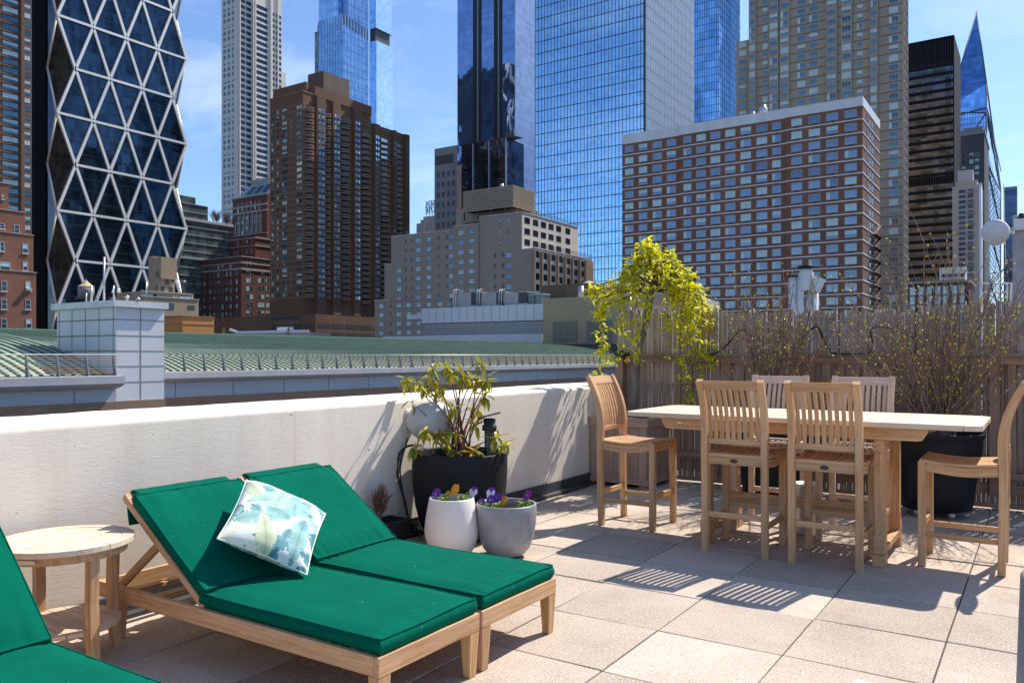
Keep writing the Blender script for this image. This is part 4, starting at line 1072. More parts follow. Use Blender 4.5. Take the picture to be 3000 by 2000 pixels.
def add_wins(root, wins, cap=100, seed=0, name='window'):
    """wins: (face, plane, along, z, w, h, style, variant)"""
    rr = random.Random(seed); L = root.location; vis = []; hid = []
    for wn_ in wins:
        face, pl, al, z, w, h, sty = wn_[:7]; var = rr.choice([0, 0, 0, 1, 2, 3]) if len(wn_) < 8 else wn_[7]
        pos = Vector((al, pl, z)) if face == 'v' else Vector((pl, al, z))
        pr = proj(pos); ok = pr and -10 < pr[0] < 3010 and -10 < pr[1] < 1000
        e = (pos, 0 if face == 'v' else R(90), w, h, sty, var)
        (vis if ok else hid).append((pr[2]/math.sqrt(w*h) if ok else 0, len(vis), e))
    vis.sort(key=lambda t: t[:2])
    for _, _, (pos, rz, w, h, sty, var) in vis[:cap]:
        k = wkey(w, h, sty, var)
        if k not in _wc:
            g = wingeo(w, h, sty, var); o = g.build(name, [STY[sty][0], STY[sty][1], BLIND, FRAME_D], None, loc=(0, 0, 0)); _wc[k] = o.data; bpy.data.objects.remove(o)
        o = bpy.data.objects.new(name, _wc[k]); COL.objects.link(o); o.parent = root; o.location = pos-L; o.rotation_euler = (0, 0, rz)
    rest = [e for _, _, e in vis[cap:]]
    if rest:
        mats = [FRAME_L, FRAME_D, FRAME_W, G_BLUE, G_DARK, G_TEAL, G_SKY, BLIND]; g = MB()
        for pos, rz, w, h, sty, var in rest:
            t = wingeo(w, h, sty, var); mp = [mats.index(STY[sty][0]), mats.index(STY[sty][1]), 7, 1]; o_ = len(g.v)
            c, s = math.cos(rz), math.sin(rz)
            g.v += [(x*c-y*s+pos.x, x*s+y*c+pos.y, z+pos.z) for x, y, z in t.v]; g.g += t.g; g.f += [tuple(i+o_ for i in f) for f in t.f]; g.m += [mp[i] for i in t.m]; g.sm += t.sm
        tag(g.build(name, mats, root), kind='stuff')
def bld(name, label, u, v, group=None, cat='building'):
    r_ = empty(name, (u, v, G)); tag(r_, label, cat, group); return r_
def part(root, name, m, boxes, bevel=0):
    g = MB()
    for b_ in boxes: g.box(*b_)
    return g.build(name, m, root, bevel)
def uL(px, v): return on_v(px, v)[0]
def vR(px, u): return on_u(px, u)[0]
def corner(px, Y): return to_uv(px, Y)

# ---- brick apartment slab with white bands (right of centre)
uc, vc = corner(2527, 170); zt = zz(282, 170); u0 = uL(1820, vc)
b = bld('apartment_block', 'wide red brick apartment block with thin white floor bands and a white top band', uc-20, vc)
BR1 = brick('red_brown_brick', (.30, .135, .088), (.235, .10, .064), (.22, .15, .12), .3, .1, .2)
v1 = vR(2577, uc); ztw = zt-(28*170/F)
jog = [(u0, uL(1988, vc), .9), (uL(1988, vc)+.001, uL(2302, vc), .45), (uL(2302, vc)+.001, uc, 0)]
part(b, 'wall', BR1, [(a, c, vc+d, v1, G, ztw) for a, c, d in jog])
WHB = simple('white_band', (.74, .73, .75), .7, 0, .08, .4, streak=True)
g = MB()
for a, c, d in jog: g.box(a-.05, c+(.08 if c == uc else .0), vc+d-.12, v1+.1, ztw, zt+(d*.4))
g.build('roof_band', WHB, b)
fh = 39.3*170/F; g = MB()
for k in range(0, 19):
    z = ztw-.05-(k+1)*fh
    for a, c, d in jog: g.box(a-.03, c+(.10 if c == uc else 0), vc+d-.16, v1+.05, z, z+.23)
g.build('floor_band', WHB, b)
cols = [1843.5, 1884, 1925.5, 1967, 2014, 2054, 2096, 2139.5, 2185, 2232, 2275, 2334, 2386, 2438, 2492.5]; wpx = [25, 25, 27, 27, 23, 28, 29, 30, 30, 31, 26, 32, 34, 34, 36]
wins = []
for px, wp_ in zip(cols, wpx):
    d = .9 if px < 1988 else .45 if px < 2302 else 0; ua, ub = uL(px-wp_/2, vc+d), uL(px+wp_/2, vc+d)
    for k in range(18): wins.append(('v', vc+d, (ua+ub)/2, ztw-.05-(k+.46)*fh, ub-ua, 1.62, 'apt'))
for px, w_ in ((2539, .5), (2549, 1.1), (2555, 1.1), (2564, .5)):
    for k in range(18): wins.append(('u', uc, vR(px, uc), ztw-.05-(k+.5)*fh, w_*1.4, 1.5, 'dark'))
add_wins(b, wins, 100, 3)
pu, pv = corner(2228, 174); g = MB(); za = zz(298, 172)
g.box(uL(2106, vc+4), uL(2222, vc+4), vc+4, vc+12, zt, zz(303, 178)); g.box(uL(2222, vc+4)+.02, uL(2248, vc+4), vc+3.5, vc+11, zt, zz(300, 176)); pe = g.build('penthouse', BR1, b)
g = MB(); g.box(uL(2104, vc+3.8), uL(2250, vc+3.8), vc+3.4, vc+12.2, zz(301, 177), zz(297, 177)); g.build('roof_cap', WHB, pe)
g = MB()
for px, r, h in ((2207, .5, 1.4), (2237, .9, 2.6)): g.lathe([(0, 0), (r, 0), (r, h*.7), (r*.7, h*.75), (r*.7, h), (0, h)], (uL(px, vc+6), vc+6, zz(300, 177)), 14)
g.build('roof_vent', METAL, b)
g = MB(); uu = uc+.12
for k in range(7):
    z = ztw-(9+k)*fh-.4; va, vb = vR(2553, uu), vR(2572, uu); g.box(uu, uu+1.0, va, vb, z-.05, z+.02); g.box(uu+.97, uu+1.0, va, vb, z+.9, z+.95)
    for j in range(7): vj = va+(vb-va)*j/6; g.box(uu+.97, uu+1.0, vj-.02, vj+.02, z, z+.95)
    g.sweep([(uu+.6, va+.6, z), (uu+.6, vb-.6, z+fh)], .3, .06, (1, 0, 0))
g.build('fire_escape', simple('rust_iron', (.07, .03, .03), .8), b)

# ---- pale curtain wall tower (blue glass) centre
uc, vc = corner(1888, 280); zt = zz(-160, 280); u0 = uL(1568, vc); v1 = vR(2030, uc)
b = bld('glass_tower', 'bright blue glass office tower with dark mullion grid and a finned silver side', uc-10, vc)
CW1 = glass('blue_curtain_wall', (.42, .66, .92), .9, .04, (uc-u0)/64, 1.3, .14, .04, .1, (.62, .85, 1), .5)
part(b, 'glass_facade', CW1, [(u0, uc, vc, v1, G, zt)])
MUL = simple('dark_mullion', (.035, .045, .07), .5, .4)
g = MB(); nc = 32; flr = 34.6*280/F*1.06
for i in range(nc+1): x = u0+(uc-u0)*i/nc; g.box(x-.055, x+.055, vc-.14, vc-.002, G, zt)
zl = [zz(1000, 280)+k*flr for k in range(40) if zz(1000, 280)+k*flr < zt]
for z in zl: g.box(u0, uc, vc-.10, vc-.003, z-.11, z+.11)
g.box(uc-.25, uc+.25, vc-.30, vc+.0, G, zt)
for z in zl: g.box(uc+.002, uc+.22, vc+.05, v1, z-.12, z+.12)
g.build('mullion_grid', MUL, b)
FIN = simple('silver_fin', (.66, .69, .72), .35, .4, .08)
g = MB()
for i in range(34): y = vc+.6+(v1-vc-.8)*i/33; g.box(uc+.004, uc+.5, y-.16, y+.16, G, zt)
g.build('vertical_fins', FIN, b)

# ---- second blue tower behind
uc, vc = corner(2106, 420); zt = zz(-120, 420); u0 = uL(2010, vc); v1 = vR(2138, uc)
b = bld('glass_tower', 'deep blue glass tower seen between the finned tower and the beige bay-window tower', uc-10, vc)
CW2 = glass('deep_blue_glass', (.26, .50, .78), .9, .05, 3.0, 3.9, .25, .55, .06, (.3, .55, .85), .5)
part(b, 'glass_facade', CW2, [(u0, uc, vc, v1, G, zt)])
g = MB()
for i in range(15): x = u0+(uc-u0)*i/14; g.box(x-.07, x+.07, vc-.12, vc-.002, G, zt)
for i in range(7): y = vc+(v1-vc)*i/6; g.box(uc+.002, uc+.12, y-.07, y+.07, G, zt)
k = 0
while zz(480, 420)+k*3.9 < zt:
    z = zz(480, 420)+k*3.9; g.box(u0, uc, vc-.10, vc-.003, z-.1, z+.1); g.box(uc+.003, uc+.11, vc, v1, z-.1, z+.1); k += 1
g.build('mullion_grid', simple('blue_mullion', (.06, .12, .22), .4, .5), b)
g = MB(); g.box(uc-8, uL(2168, v1+.2), v1+.2, v1+30, G, zt+30); g.build('pale_side_facade', glass('pale_glass', (.8, .92, 1), .85, .06, 2, 3.9, .06, .1), b)

# ---- beige tower with bay windows
uc, vc = corner(2645, 240); zt = zz(-120, 240); u0 = uL(2200, vc); v1 = vR(2657, uc)
b = bld('beige_tower', 'tall beige brick tower with stacked bay windows behind the red brick apartments', uc-15, vc)
BEI = brick('beige_brick', (.50, .405, .30), (.44, .355, .26), (.26, .22, .18), .3, .1, .18)
part(b, 'wall', BEI, [(u0, uc, vc, v1, G, zt), (uL(2157, vc+2), u0-.001, vc+2, v1+6, G, zz(20, 242))])
fh = 28.3*240/F; wins = []; zb = zz(1000, 240); nfl = int((zt-zb)/fh)
bays = []; 
for px, wp_, bay in ((2175.6, 21, 0), (2205.6, 16, 1), (2241.6, 14, 0), (2268, 23, 1), (2300, 23, 1), (2348, 24, 0), (2383, 25, 0), (2437, 26, 1), (2481, 27, 1), (2519, 16, 0), (2561, 18, 1), (2617.7, 27, 0)):
    pl = vc+(2 if px < 2195 else 0); ua, ub = uL(px-wp_/2, pl), uL(px+wp_/2, pl)
    if bay: bays.append((ua-.25, ub+.25, pl-.7, pl-.001, zb, zt)); pl -= .7
    for k in range(nfl):
        z = zb+(k+.5)*fh
        if px < 2195 and z > zz(30, 242): continue
        wins.append(('v', pl, (ua+ub)/2, z, ub-ua, 1.95 if px > 2210 else 1.8, 'bay'))
part(b, 'bay_column', BEI, bays)
g = MB()
for k in range(nfl+1): z = zb+k*fh; g.box(u0-.02, uc+.05, vc-.06, vc-.002, z-.16, z+.16)
g.build('floor_band', simple('grey_brown_band', (.2, .165, .15), .8), b)
g = MB()
for k in range(nfl+1):
    z = zb+k*fh; g.box(uc+.002, uc+.35, vc-.02, v1, z-.12, z+.12)
for f in (0, .33, .66, 1): y = vc+(v1-vc)*f; g.box(uc+.003, uc+.4, y-.12, y+.12, zb, zt)
g.build('side_balcony_grid', simple('cream_concrete', (.45, .38, .31), .7), b)
add_wins(b, wins, 100, 5)

# ---- black office slab
uc, vc = corner(2793, 300); zt = zz(105, 300); u0 = uL(2640, vc); v1 = vR(2812, uc)
b = bld('black_office_tower', 'black steel and glass office slab between the beige tower and the blue spire', uc-8, vc)
BLK = glass('black_glass', (.10, .11, .145), .6, .12, 2.0, 3.12, .75, .2, .2, (.26, .19, .11), .6)
part(b, 'glass_facade', BLK, [(u0, uc, vc, v1, G, zt)])
g = MB(); fh = 24.6*300/F; DKS = simple('black_steel', (.006, .006, .007), .75, 0, .1, 3, 0, 60, .15)
g.box(u0, uc+.1, vc-.25, vc-.003, zz(180, 300), zt+.2); g.box(uc+.002, uc+.3, vc-.2, v1+.1, G, zt+.2)
z = zz(185, 300)
while z > zz(960, 300): g.box(u0, uc, vc-.16, vc-.002, z-.75, z+.45); z -= fh
g.box(u0, uc, vc-.2, vc-.0025, zz(535, 300), zz(512, 300))
g.build('spandrel_band', DKS, b)
g = MB()
for i in range(22): x = u0+(uc-u0)*i/21; g.box(x-.09, x+.09, vc-.30, vc-.255 if False else vc-.252, zz(960, 300), zt-1)
g.build('vertical_mullions', simple('dark_bronze', (.03, .027, .026), .4, .5), b)

# ---- blue spire
b = bld('spire_tower', 'blue glass skyscraper tapering to a sharp pyramid point', *corner(2880, 450))
SP = glass('spire_glass', (.24, .45, .78), .9, .06, 2.4, 3.4, .25, .12, .08, (.10, .22, .5), .6)
D = 450
pL, pR = corner(2800, D), None
def P3(px, py, Y): return tuple(pt(px, py, Y))
apex = P3(2861, 33, 470); zsh = zz(424, 450); zb = G
c1 = to_uv(2893, 440); # front ridge corner
ua, va = to_uv(2890, 440)
ul = uL(2780, va); vr_ = vR(2932, ua)
base = [(ul, va), (ua, va), (ua, vr_), (ul, vr_)]
lo = [(x, y, zb) for x, y in base]; md = [(ul, va, zz(300, 440)), (ua, va, zz(245, 440)), (ua, vr_, zz(424, 465)), (ul, vr_, zz(424, 480))]
g = MB(); V = lo+md+[apex]
g.add(V, [(0, 1, 5, 4), (1, 2, 6, 5), (2, 3, 7, 6), (3, 0, 4, 7), (4, 5, 8), (5, 6, 8), (6, 7, 8), (7, 4, 8), (3, 2, 1, 0)])
g.build('glass_facade', SP, b)
g = MB()
def strut(g, a, b_, r=.5, mi=0): g.tube([a, b_], r, 4, mi)
x_ = Vector
for k in range(5):
    z0 = zz(960, 440)+k*30; z1 = z0+30; m_ = (ul+ua)/2; vv = va-.2
    if z1 > zz(330, 440): z1 = zz(330, 440)
    strut(g, (ul, vv, z0), (m_, vv, (z0+z1)/2), .35); strut(g, (m_, vv, (z0+z1)/2), (ul, vv, z1), .35); strut(g, (ua, vv, z0), (m_, vv, (z0+z1)/2), .35); strut(g, (m_, vv, (z0+z1)/2), (ua, vv, z1), .35)
    mv = (va+vr_)/2; uu = ua+.2
    strut(g, (uu, va, z0), (uu, vr_, (z0+z1)/2), .35); strut(g, (uu, vr_, (z0+z1)/2), (uu, va, z1), .35)
for i in range(1, 14): x = ul+(ua-ul)*i/14; g.box(x-.09, x+.09, va-.12, va-.003, zz(960, 440), zz(310, 440))
for i in range(1, 12): y = va+(vr_-va)*i/12; g.box(ua+.003, ua+.12, y-.09, y+.09, zz(960, 440), zz(440, 450))
z = zz(960, 440)
while z < zz(320, 440): g.box(ul, ua, va-.11, va-.002, z-.12, z+.12); g.box(ua+.002, ua+.11, va, vr_, z-.12, z+.12) if z < zz(440, 440) else None; z += 3.4
g.build('diagonal_bracing', simple('spire_steel', (.10, .16, .26), .4, .6), b)
g = MB()
for i, j in ((4, 8), (5, 8), (6, 8), (5, 6), (1, 5), (2, 6)): strut(g, V[i], V[j], .4)
g.build('edge_frame', simple('spire_edge', (.10, .14, .2), .7, .1), b)

# ---- grey stepped tower and pale slender block in front of the spire
uc, vc = corner(2884, 330); v1 = vR(2897, uc)
b = bld('grey_tower', 'dark grey masonry tower with a pale crown in front of the spire', uc-6, vc)
GRB = brick('grey_stone', (.12, .12, .14), (.10, .10, .12), (.12, .12, .12), .5, .2, .2)
part(b, 'wall', GRB, [(uL(2800, vc), uc, vc, v1, G, zz(392, 330))])
part(b, 'crown', simple('pale_stone_crown', (.28, .29, .32), .7), [(uL(2815, vc), uc+.3, vc-.3, v1+.2, zz(391, 330), zz(380, 330)), (uL(2820, vc), uL(2880, vc), vc+.5, v1-.2, zz(379, 330), zz(368, 330))])
wins = []
for px in (2823, 2846, 2862):
    for k in range(19): wins.append(('v', vc, uL(px, vc), zz(450+k*19, 330), 1.5, 1.7, 'sash'))
for px in (2888, 2893):
    for k in range(19): wins.append(('u', uc, vR(px, uc), zz(450+k*19, 333), 1.6, 1.7, 'sash'))
add_wins(b, wins, 60, 8)
uc, vc = corner(2873, 270); v1 = vR(2880, uc)
b = bld('pale_apartment_tower', 'slender light grey apartment tower with small balconies below the dark grey tower', uc-6, vc)
PGS = simple('pale_grey_stone', (.40, .385, .39), .8, 0, .12, .15, streak=True)
part(b, 'wall', PGS, [(uL(2790, vc), uc, vc, v1, G, zz(540, 270)), (uL(2800, vc), uL(2862, vc), vc+.5, v1+4, zz(541, 270), zz(525, 270))])
part(b, 'water_tank_house', simple('pale_metal', (.42, .43, .45), .6), [(uL(2806, vc+2), uL(2850, vc+2), vc+2, vc+7, zz(526, 270), zz(490, 270))])
wins = []; BRG = simple('balcony_rail_grey', (.2, .2, .21), .6)
for k in range(17):
    for px in (2819, 2843): wins.append(('v', vc, uL(px, vc), zz(556+k*15.5, 270), 2.0 if px < 2830 else 1.6, 1.1, 'dark'))
    z = zz(563+k*15.5, 270)
    if k % 2 == 0: part(b, 'balcony', BRG, [(uL(2834, vc), uL(2854, vc), vc-.9, vc-.002, z-.1, z+.05), (uL(2834, vc), uL(2854, vc), vc-.9, vc-.85, z+.048, z+.7)])
add_wins(b, wins, 40, 9)

# ---- dark bluish tower far right
uc, vc = corner(2980, 520)
b = bld('dark_glass_tower', 'small dark blue banded tower far away at the right of the spire', uc-6, vc)
part(b, 'glass_facade', glass('banded_dark_glass', (.07, .10, .17), .6, .15, 60, 3.6, .5, .05), [(uL(2940, vc), uc, vc, vc+20, G, zz(545, 520))])
# ---- low dark brick house with roof unit behind the fence
uc, vc = corner(2838, 120)
b = bld('brick_house', 'low dark brick building with a row of pale windows behind the wide budding shrub', uc-5, vc)
DBR = brick('dark_brick', (.10, .045, .035), (.08, .035, .03), (.1, .08, .07))
part(b, 'wall', DBR, [(uL(2660, vc), uc, vc, vc+12, G, zz(826, 120))])
part(b, 'cornice', simple('stone_cornice', (.33, .29, .26), .8), [(uL(2658, vc), uc+.2, vc-.25, vc+12.2, zz(825, 120), zz(819, 120))])
wins = [('v', vc, uL(px, vc), zz(y, 120), .75, 1.3, 'sash', 2) for px in (2673, 2698, 2722, 2748, 2770, 2796, 2818) for y in (847, 875, 903)]
add_wins(b, wins, 30, 4)
b = bld('rooftop_cooler', 'cream louvred cooling unit on the low dark brick roof behind the shrub', uc-5, vc+3, cat='machine'); b.location.z = zz(819, 120)
part(b, 'casing', simple('cream_metal', (.62, .60, .52), .5), [(uL(2752, vc+1), uL(2828, vc+1), vc+1, vc+4, zz(818, 121), zz(780, 121))])
g = MB()
for k in range(4): a = 2758+k*17.5; g.box(uL(a, vc+1), uL(a+13, vc+1), vc+.95, vc+.998, zz(809, 121), zz(800, 121))
g.build('louvre', FRAME_D, b)

# ---- blue black tower (with dark vertical strips) centre
uc, vc = corner(1508, 352); zt = zz(-150, 352); u0 = uL(1340, vc); v1 = vR(1590, uc)
b = bld('dark_blue_tower', 'dark blue glass tower with two black vertical strips and a grey side', uc-12, vc)
DB = glass('dark_blue_glass', (.34, .44, .66), .9, .04, 2.2, 3.3, .12, .20, .05, (.13, .20, .40), .5)
part(b, 'glass_facade', DB, [(u0, uc, vc, v1, G, zt)])
part(b, 'side_facade', glass('grey_blue_side', (.36, .42, .54), .55, .25, 2.2, 3.3, .12, .05), [(uc+.01, uc+.2, vc+.05, v1, G, zt)])
part(b, 'dark_strip', simple('black_recess', (.008, .009, .012), .3), [(uL(1386, vc), uL(1411, vc), vc-.12, vc-.003, G, zt), (uL(1447, vc), uL(1472, vc), vc-.12, vc-.003, G, zt)])
part(b, 'metal_fin', simple('grey_fin', (.26, .29, .34), .3, .7), [(uL(1399, vc), uL(1402.5, vc), vc-.35, vc-.125, G, zt), (uL(1460, vc), uL(1463.5, vc), vc-.35, vc-.125, G, zt)])
# lower dark glass volume
vf = vc-14
part(b, 'lower_volume', glass('near_black_glass', (.05, .065, .085), .75, .05, 3, 4, .5, .35, .09, (.14, .13, .13), .5), [(uL(1352, vf), uL(1482, vf), vf, vc-.01, G, zz(403, 338))])
g = MB()
for px in (1387, 1434, 1483): g.box(uL(px-1.4, vf), uL(px+1.4, vf), vf-.5, vf-.003, G, zz(406, 338))
g.build('white_fin', simple('pale_fin', (.42, .46, .52), .4, .4), b)
g = MB(); za, zb = zz(403, 338), zz(400, 338); g.add([(uL(1352, vf), vf, za), (uL(1482, vf), vf, za), (uL(1482, vf), vf+6, za), (uL(1352, vf), vf+6, za), (uL(1482, vf), vf, zb+1.2), (uL(1482, vf)+5, vf+6, zb)], [(1, 4, 5, 2), (0, 1, 2, 3)])
g.build('canopy', simple('brown_louvre', (.15, .12, .10), .6), b)

# ---- grey concrete office around its foot
uc, vc = corner(1600, 395); 
b = bld('grey_office', 'grey concrete office block with square dark windows behind the dark blue tower', uc-12, vc)
GRC = simple('grey_concrete_panels', (.27, .25, .24), .8, 0, .12, .1)
v2 = 318; ul_ = uL(1273, v2); 
part(b, 'wall', GRC, [(ul_, uL(1352, v2), v2, v2+25, G, zz(432, on_v(1300, v2)[1]))])
part(b, 'stepped_wing', GRC, [(uL(1480, v2), uL(1568, v2), v2, v2+8, G, zz(455, on_v(1520, v2)[1])), (uL(1520, v2+9), uL(1600, v2+9), v2+9, v2+25, G, zz(408, on_v(1540, v2)[1]))])
g = MB(); Yl = on_v(1300, v2)[1]; g.box(uL(1276, v2), uL(1328, v2), v2-.15, v2-.003, zz(481, Yl), zz(455, Yl)); g.build('louvre_panel', simple('dark_louvre', (.06, .05, .05), .6), b)
wins = []
for px in (1284, 1299, 1314, 1329, 1344):
    for k in range(9): wins.append(('v', v2, uL(px, v2), zz(511+k*29.5, Yl), 1.7, 2.6, 'dark'))
Yr = on_v(1520, v2)[1]
for px in (1495, 1512, 1529, 1545, 1560):
    for k in range(6): wins.append(('v', v2, uL(px, v2), zz(477+k*29, Yr), 1.7, 2.5, 'dark'))
add_wins(b, wins, 75, 6)

# ---- cream water-screen apartment block (gray brick) centre foreground
uc, vc = corner(1528, 200)
b = bld('stepped_apartments', 'taupe brick apartment block stepping down to the left with a cream concrete side', uc-15, vc)
TAU = brick('taupe_brick', (.42, .345, .28), (.37, .30, .24), (.2, .17, .15), .3, .1, .16, big=.05)
CRM = simple('cream_wall', (.72, .65, .55), .85, 0, .12, .5, streak=True)
Yk = lambda px: on_v(px, vc)[1]
zT = {0: zz(882, Yk(1102)), 1: zz(776, Yk(1126)), 2: zz(694, Yk(1146)), 3: zz(665, Yk(1331)), 4: zz(637, Yk(1404))}
X = [uL(p, vc) for p in (1102, 1126.5, 1146, 1331, 1404)]+[uc]; v1 = vR(1692, uc)
part(b, 'wall', TAU, [(X[0], X[2], vc-.6, vc+18, G, zT[0]), (X[1], X[2], vc+.001, vc+20, zT[0]-5, zT[1]), (X[2]+.001, X[3], vc, vc+20, G, zT[2]), (X[3]+.001, X[4], vc-.4, vc+22, G, zT[3]), (X[4]+.001, uc, vc, v1, G, zT[4]), (X[2], X[3]-1, vc-.6, vc-.001, G, zT[0]-.4)])
Zl = zz(730, 200); u2, v_2 = corner(1557, 197); vc2 = v_2
part(b, 'lower_wing', TAU, [(uc-3, u2, vc-.3, vR(1733, u2), G, Zl)])
part(b, 'side_wall', CRM, [(uc+.002, uc+.12, vc+.02, v1, Zl-1, zT[4]-.15), (u2+.002, u2+.12, vc-.25, vR(1733, u2), G, Zl-.1)])
PAR = simple('pale_coping', (.5, .48, .46), .7)
g = MB()
for i, (a, c, z, vv) in enumerate([(X[0], X[2], zT[0], vc-.6), (X[1], X[2]-.05, zT[1], vc), (X[2]+.05, X[3], zT[2], vc), (X[3]+.05, X[4], zT[3], vc-.4), (X[4]+.05, uc, zT[4], vc)]): g.box(a-.1, c, vv-.12, vv+.2, z+.003, z+.22)
g.box(uc-.2, uc+.25, vc+.21, v1+.1, zT[4]+.004, zT[4]+.24); g.box(u2-.2, u2+.25, vc-.3, vR(1733, u2), Zl+.003, Zl+.3)
g.build('coping', PAR, b)
wins = []
def row(px, y0, n, st, w_, h_, sty='quad', off=0):
    Y = Yk(px)
    for k in range(n): wins.append(('v', vc+off, uL(px, vc+off), zz(y0+k*st, Y), w_, h_, sty))
row(1226, 705, 7, 27.6, 1.7, 1.25); row(1257, 702, 7, 27.6, 1.7, 1.25); row(1189, 707, 7, 27.4, .45, .9, 'dark'); row(1206, 706, 7, 27.4, .45, .9, 'dark'); row(1285, 697, 7, 27.8, .5, .9, 'dark')
row(1169.5, 794, 4, 26.6, 1.7, 1.2); row(1309, 695, 6, 28.5, .5, .9, 'dark'); row(1322.5, 695, 7, 28.5, 1.3, 1.3, 'teal')
row(1351, 683, 7, 28.7, 1.8, 1.25, off=-.4); row(1382, 679.5, 7, 28.9, 1.8, 1.25, off=-.4)
row(1466, 649, 3, 31.2, .6, 1.0, 'teal'); row(1490.5, 646, 3, 31.2, .6, 1.0, 'teal'); row(1450.5, 748, 5, 30.8, .6, 1.05, 'dark'); row(1474, 746, 5, 30.8, .6, 1.05, 'dark'); row(1490.5, 747.5, 5, 31.0, 1.5, 1.35)
for px in (1117.5, 1145.5, 1168.5, 1197, 1227, 1257, 1289, 1317):
    Y = Yk(px)
    for k in range(4): wins.append(('v', vc-.6, uL(px, vc-.6), zz(897-(px-1117)*.032+k*26.6, Y), .5 if px == 1145.5 else 1.6, 1.15 if px != 1145.5 else .8, 'dark' if px == 1145.5 else 'quad'))
for px in (1543.5, 1568, 1591, 1613.5, 1635.5, 1662.5):
    Y = on_u(px, uc)[1]; zc0 = zz(646.5+(px-1543)*.26, Y)
    for k in range(3): wins.append(('u', uc+.12, vR(px, uc), zc0-k*2.72, 2.5, 1.5, 'dark'))
for i, px in enumerate((1571, 1594, 1617.5, 1640, 1662, 1683.5, 1703)):
    Y = on_u(px, u2)[1]; zc0 = zz(745+(px-1571)*.21, Y)
    for k in range(6): wins.append(('u', u2+.12, vR(px, u2), zc0-k*2.72, 2.5, 1.6, 'dark'))
add_wins(b, wins, 100, 12)
g = MB()
for px in (1560, 1583, 1606, 1629, 1651.5, 1673, 1694): y = vR(px, u2); g.box(u2+.13, u2+.75, y-.35, y+.35, G, Zl-.6)
y0 = vR(1711, u2); g.box(u2+.13, u2+.6, y0, vR(1733, u2)-.02, G, Zl-.5)
g.build('brick_pier', brick('tan_brick', (.42, .30, .19), (.36, .25, .16), (.3, .25, .2)), b)
# rooftop: brick bulkhead and louvred cooling screen
g = MB(); g.box(uL(1337, vc+6), uL(1420, vc+6), vc+6, vc+16, zT[3], zz(617, 220)); g.box(uL(1356, vc+5), uL(1512, vc+5), vc+5, vc+16, zT[4], zz(618, 215)); g.build('roof_bulkhead', TAU, b)
su, sv = corner(1503, 203); svr = vR(1568, su); sul = uL(1356, sv)
g = MB(); z0, z1 = zz(606, 203), zz(541, 203); n = 13; h = (z1-z0)/n
for k in range(n):
    z = z0+k*h; g.box(sul, su, sv, sv+.15, z+h*.3, z+h*.85); g.box(su-.15, su, sv+.151, svr, z+h*.3, z+h*.85)
b2 = bld('cooling_screen', 'tan slatted screen box on the roof of the stepped taupe apartments', (sul+su)/2, sv, cat='screen'); b2.location.z = z0
g.build('slats', simple('tan_slats', (.46, .37, .27), .7, 0, .2, 2), b2)
g = MB(); g.box(sul+.2, su-.2, sv+.2, svr-.2, z0+.3, z1-.3); 
g.build('inner_box', simple('dark_inner_brown', (.035, .027, .02), .9), b2)
g = MB()
for px in (1360, 1400, 1440, 1480, 1500): x = uL(px, sv+.5); g.box(x-.15, x+.15, sv+.4, sv+.7, zT[4], z0+.29)
g.build('support_post', FRAME_D, b2)
g = MB(); g.lathe([(0, 0), (.5, 0), (.5, 1.6), (0, 1.6)], (uL(1470, sv+3), sv+3, z1-.3), 10); g.build('roof_pipe', METAL, b2)
g = MB(); zr = Zl+.3; va_, vb_ = vc, vR(1733, u2)
for k in range(26): y = va_+(vb_-va_)*k/25; g.box(u2+.05, u2+.11, y-.03, y+.03, zr, zr+1.0)
for dz in (.33, .66, 1.0): g.box(u2+.04, u2+.12, va_, vb_, zr+dz-.03, zr+dz+.03)
zr = zT[4]+.24
for k in range(26): y = vc+(v1-vc)*k/25; g.box(uc+.05, uc+.11, y-.03, y+.03, zr, zr+1.0)
for dz in (.5, 1.0): g.box(uc+.04, uc+.12, vc, v1, zr+dz-.03, zr+dz+.03)
for k in range(24): x = X[2]+(uc-X[2])*k/23; 
g.build('roof_railing', FRAME_D, b)

# ---- old limestone hotel with rooftop letters
uc, vc = corner(1275, 480)
b = bld('old_hotel', 'pale stepped stone hotel top far behind, carrying a rooftop sign', uc-6, vc)
LIM = simple('limestone', (.40, .36, .31), .8, 0, .12, .1)
part(b, 'wall', LIM, [(uL(1195, vc), uc+30, vc, vc+20, G, zz(682, 480)), (uL(1221, vc+1), uc+20, vc+1, vc+18, zz(690, 480), zz(648, 480)), (uL(1240, vc+2), uc+10, vc+2, vc+16, zz(650, 480), zz(629, 480)), (uL(1232, vc+1.5), uL(1237, vc+1.5), vc+1.5, vc+6, zz(650, 480), zz(638, 480))])
g = MB(); 
for px in (1222, 1229, 1236, 1250, 1262): x = uL(px, vc+.8); g.box(x-.3, x+.3, vc+.6, vc+.998, zz(682, 480), zz(650, 480))
g.build('buttress', LIM, b)
sg = bld('roof_sign', 'two-line rooftop letter sign ESSEX HOUSE seen mirrored from behind', uL(1260, vc+4), vc+4, cat='sign'); sg.location.z = zz(617, 480)
SIG = simple('sign_letters', (.03, .035, .06), .6)
Yq = 482
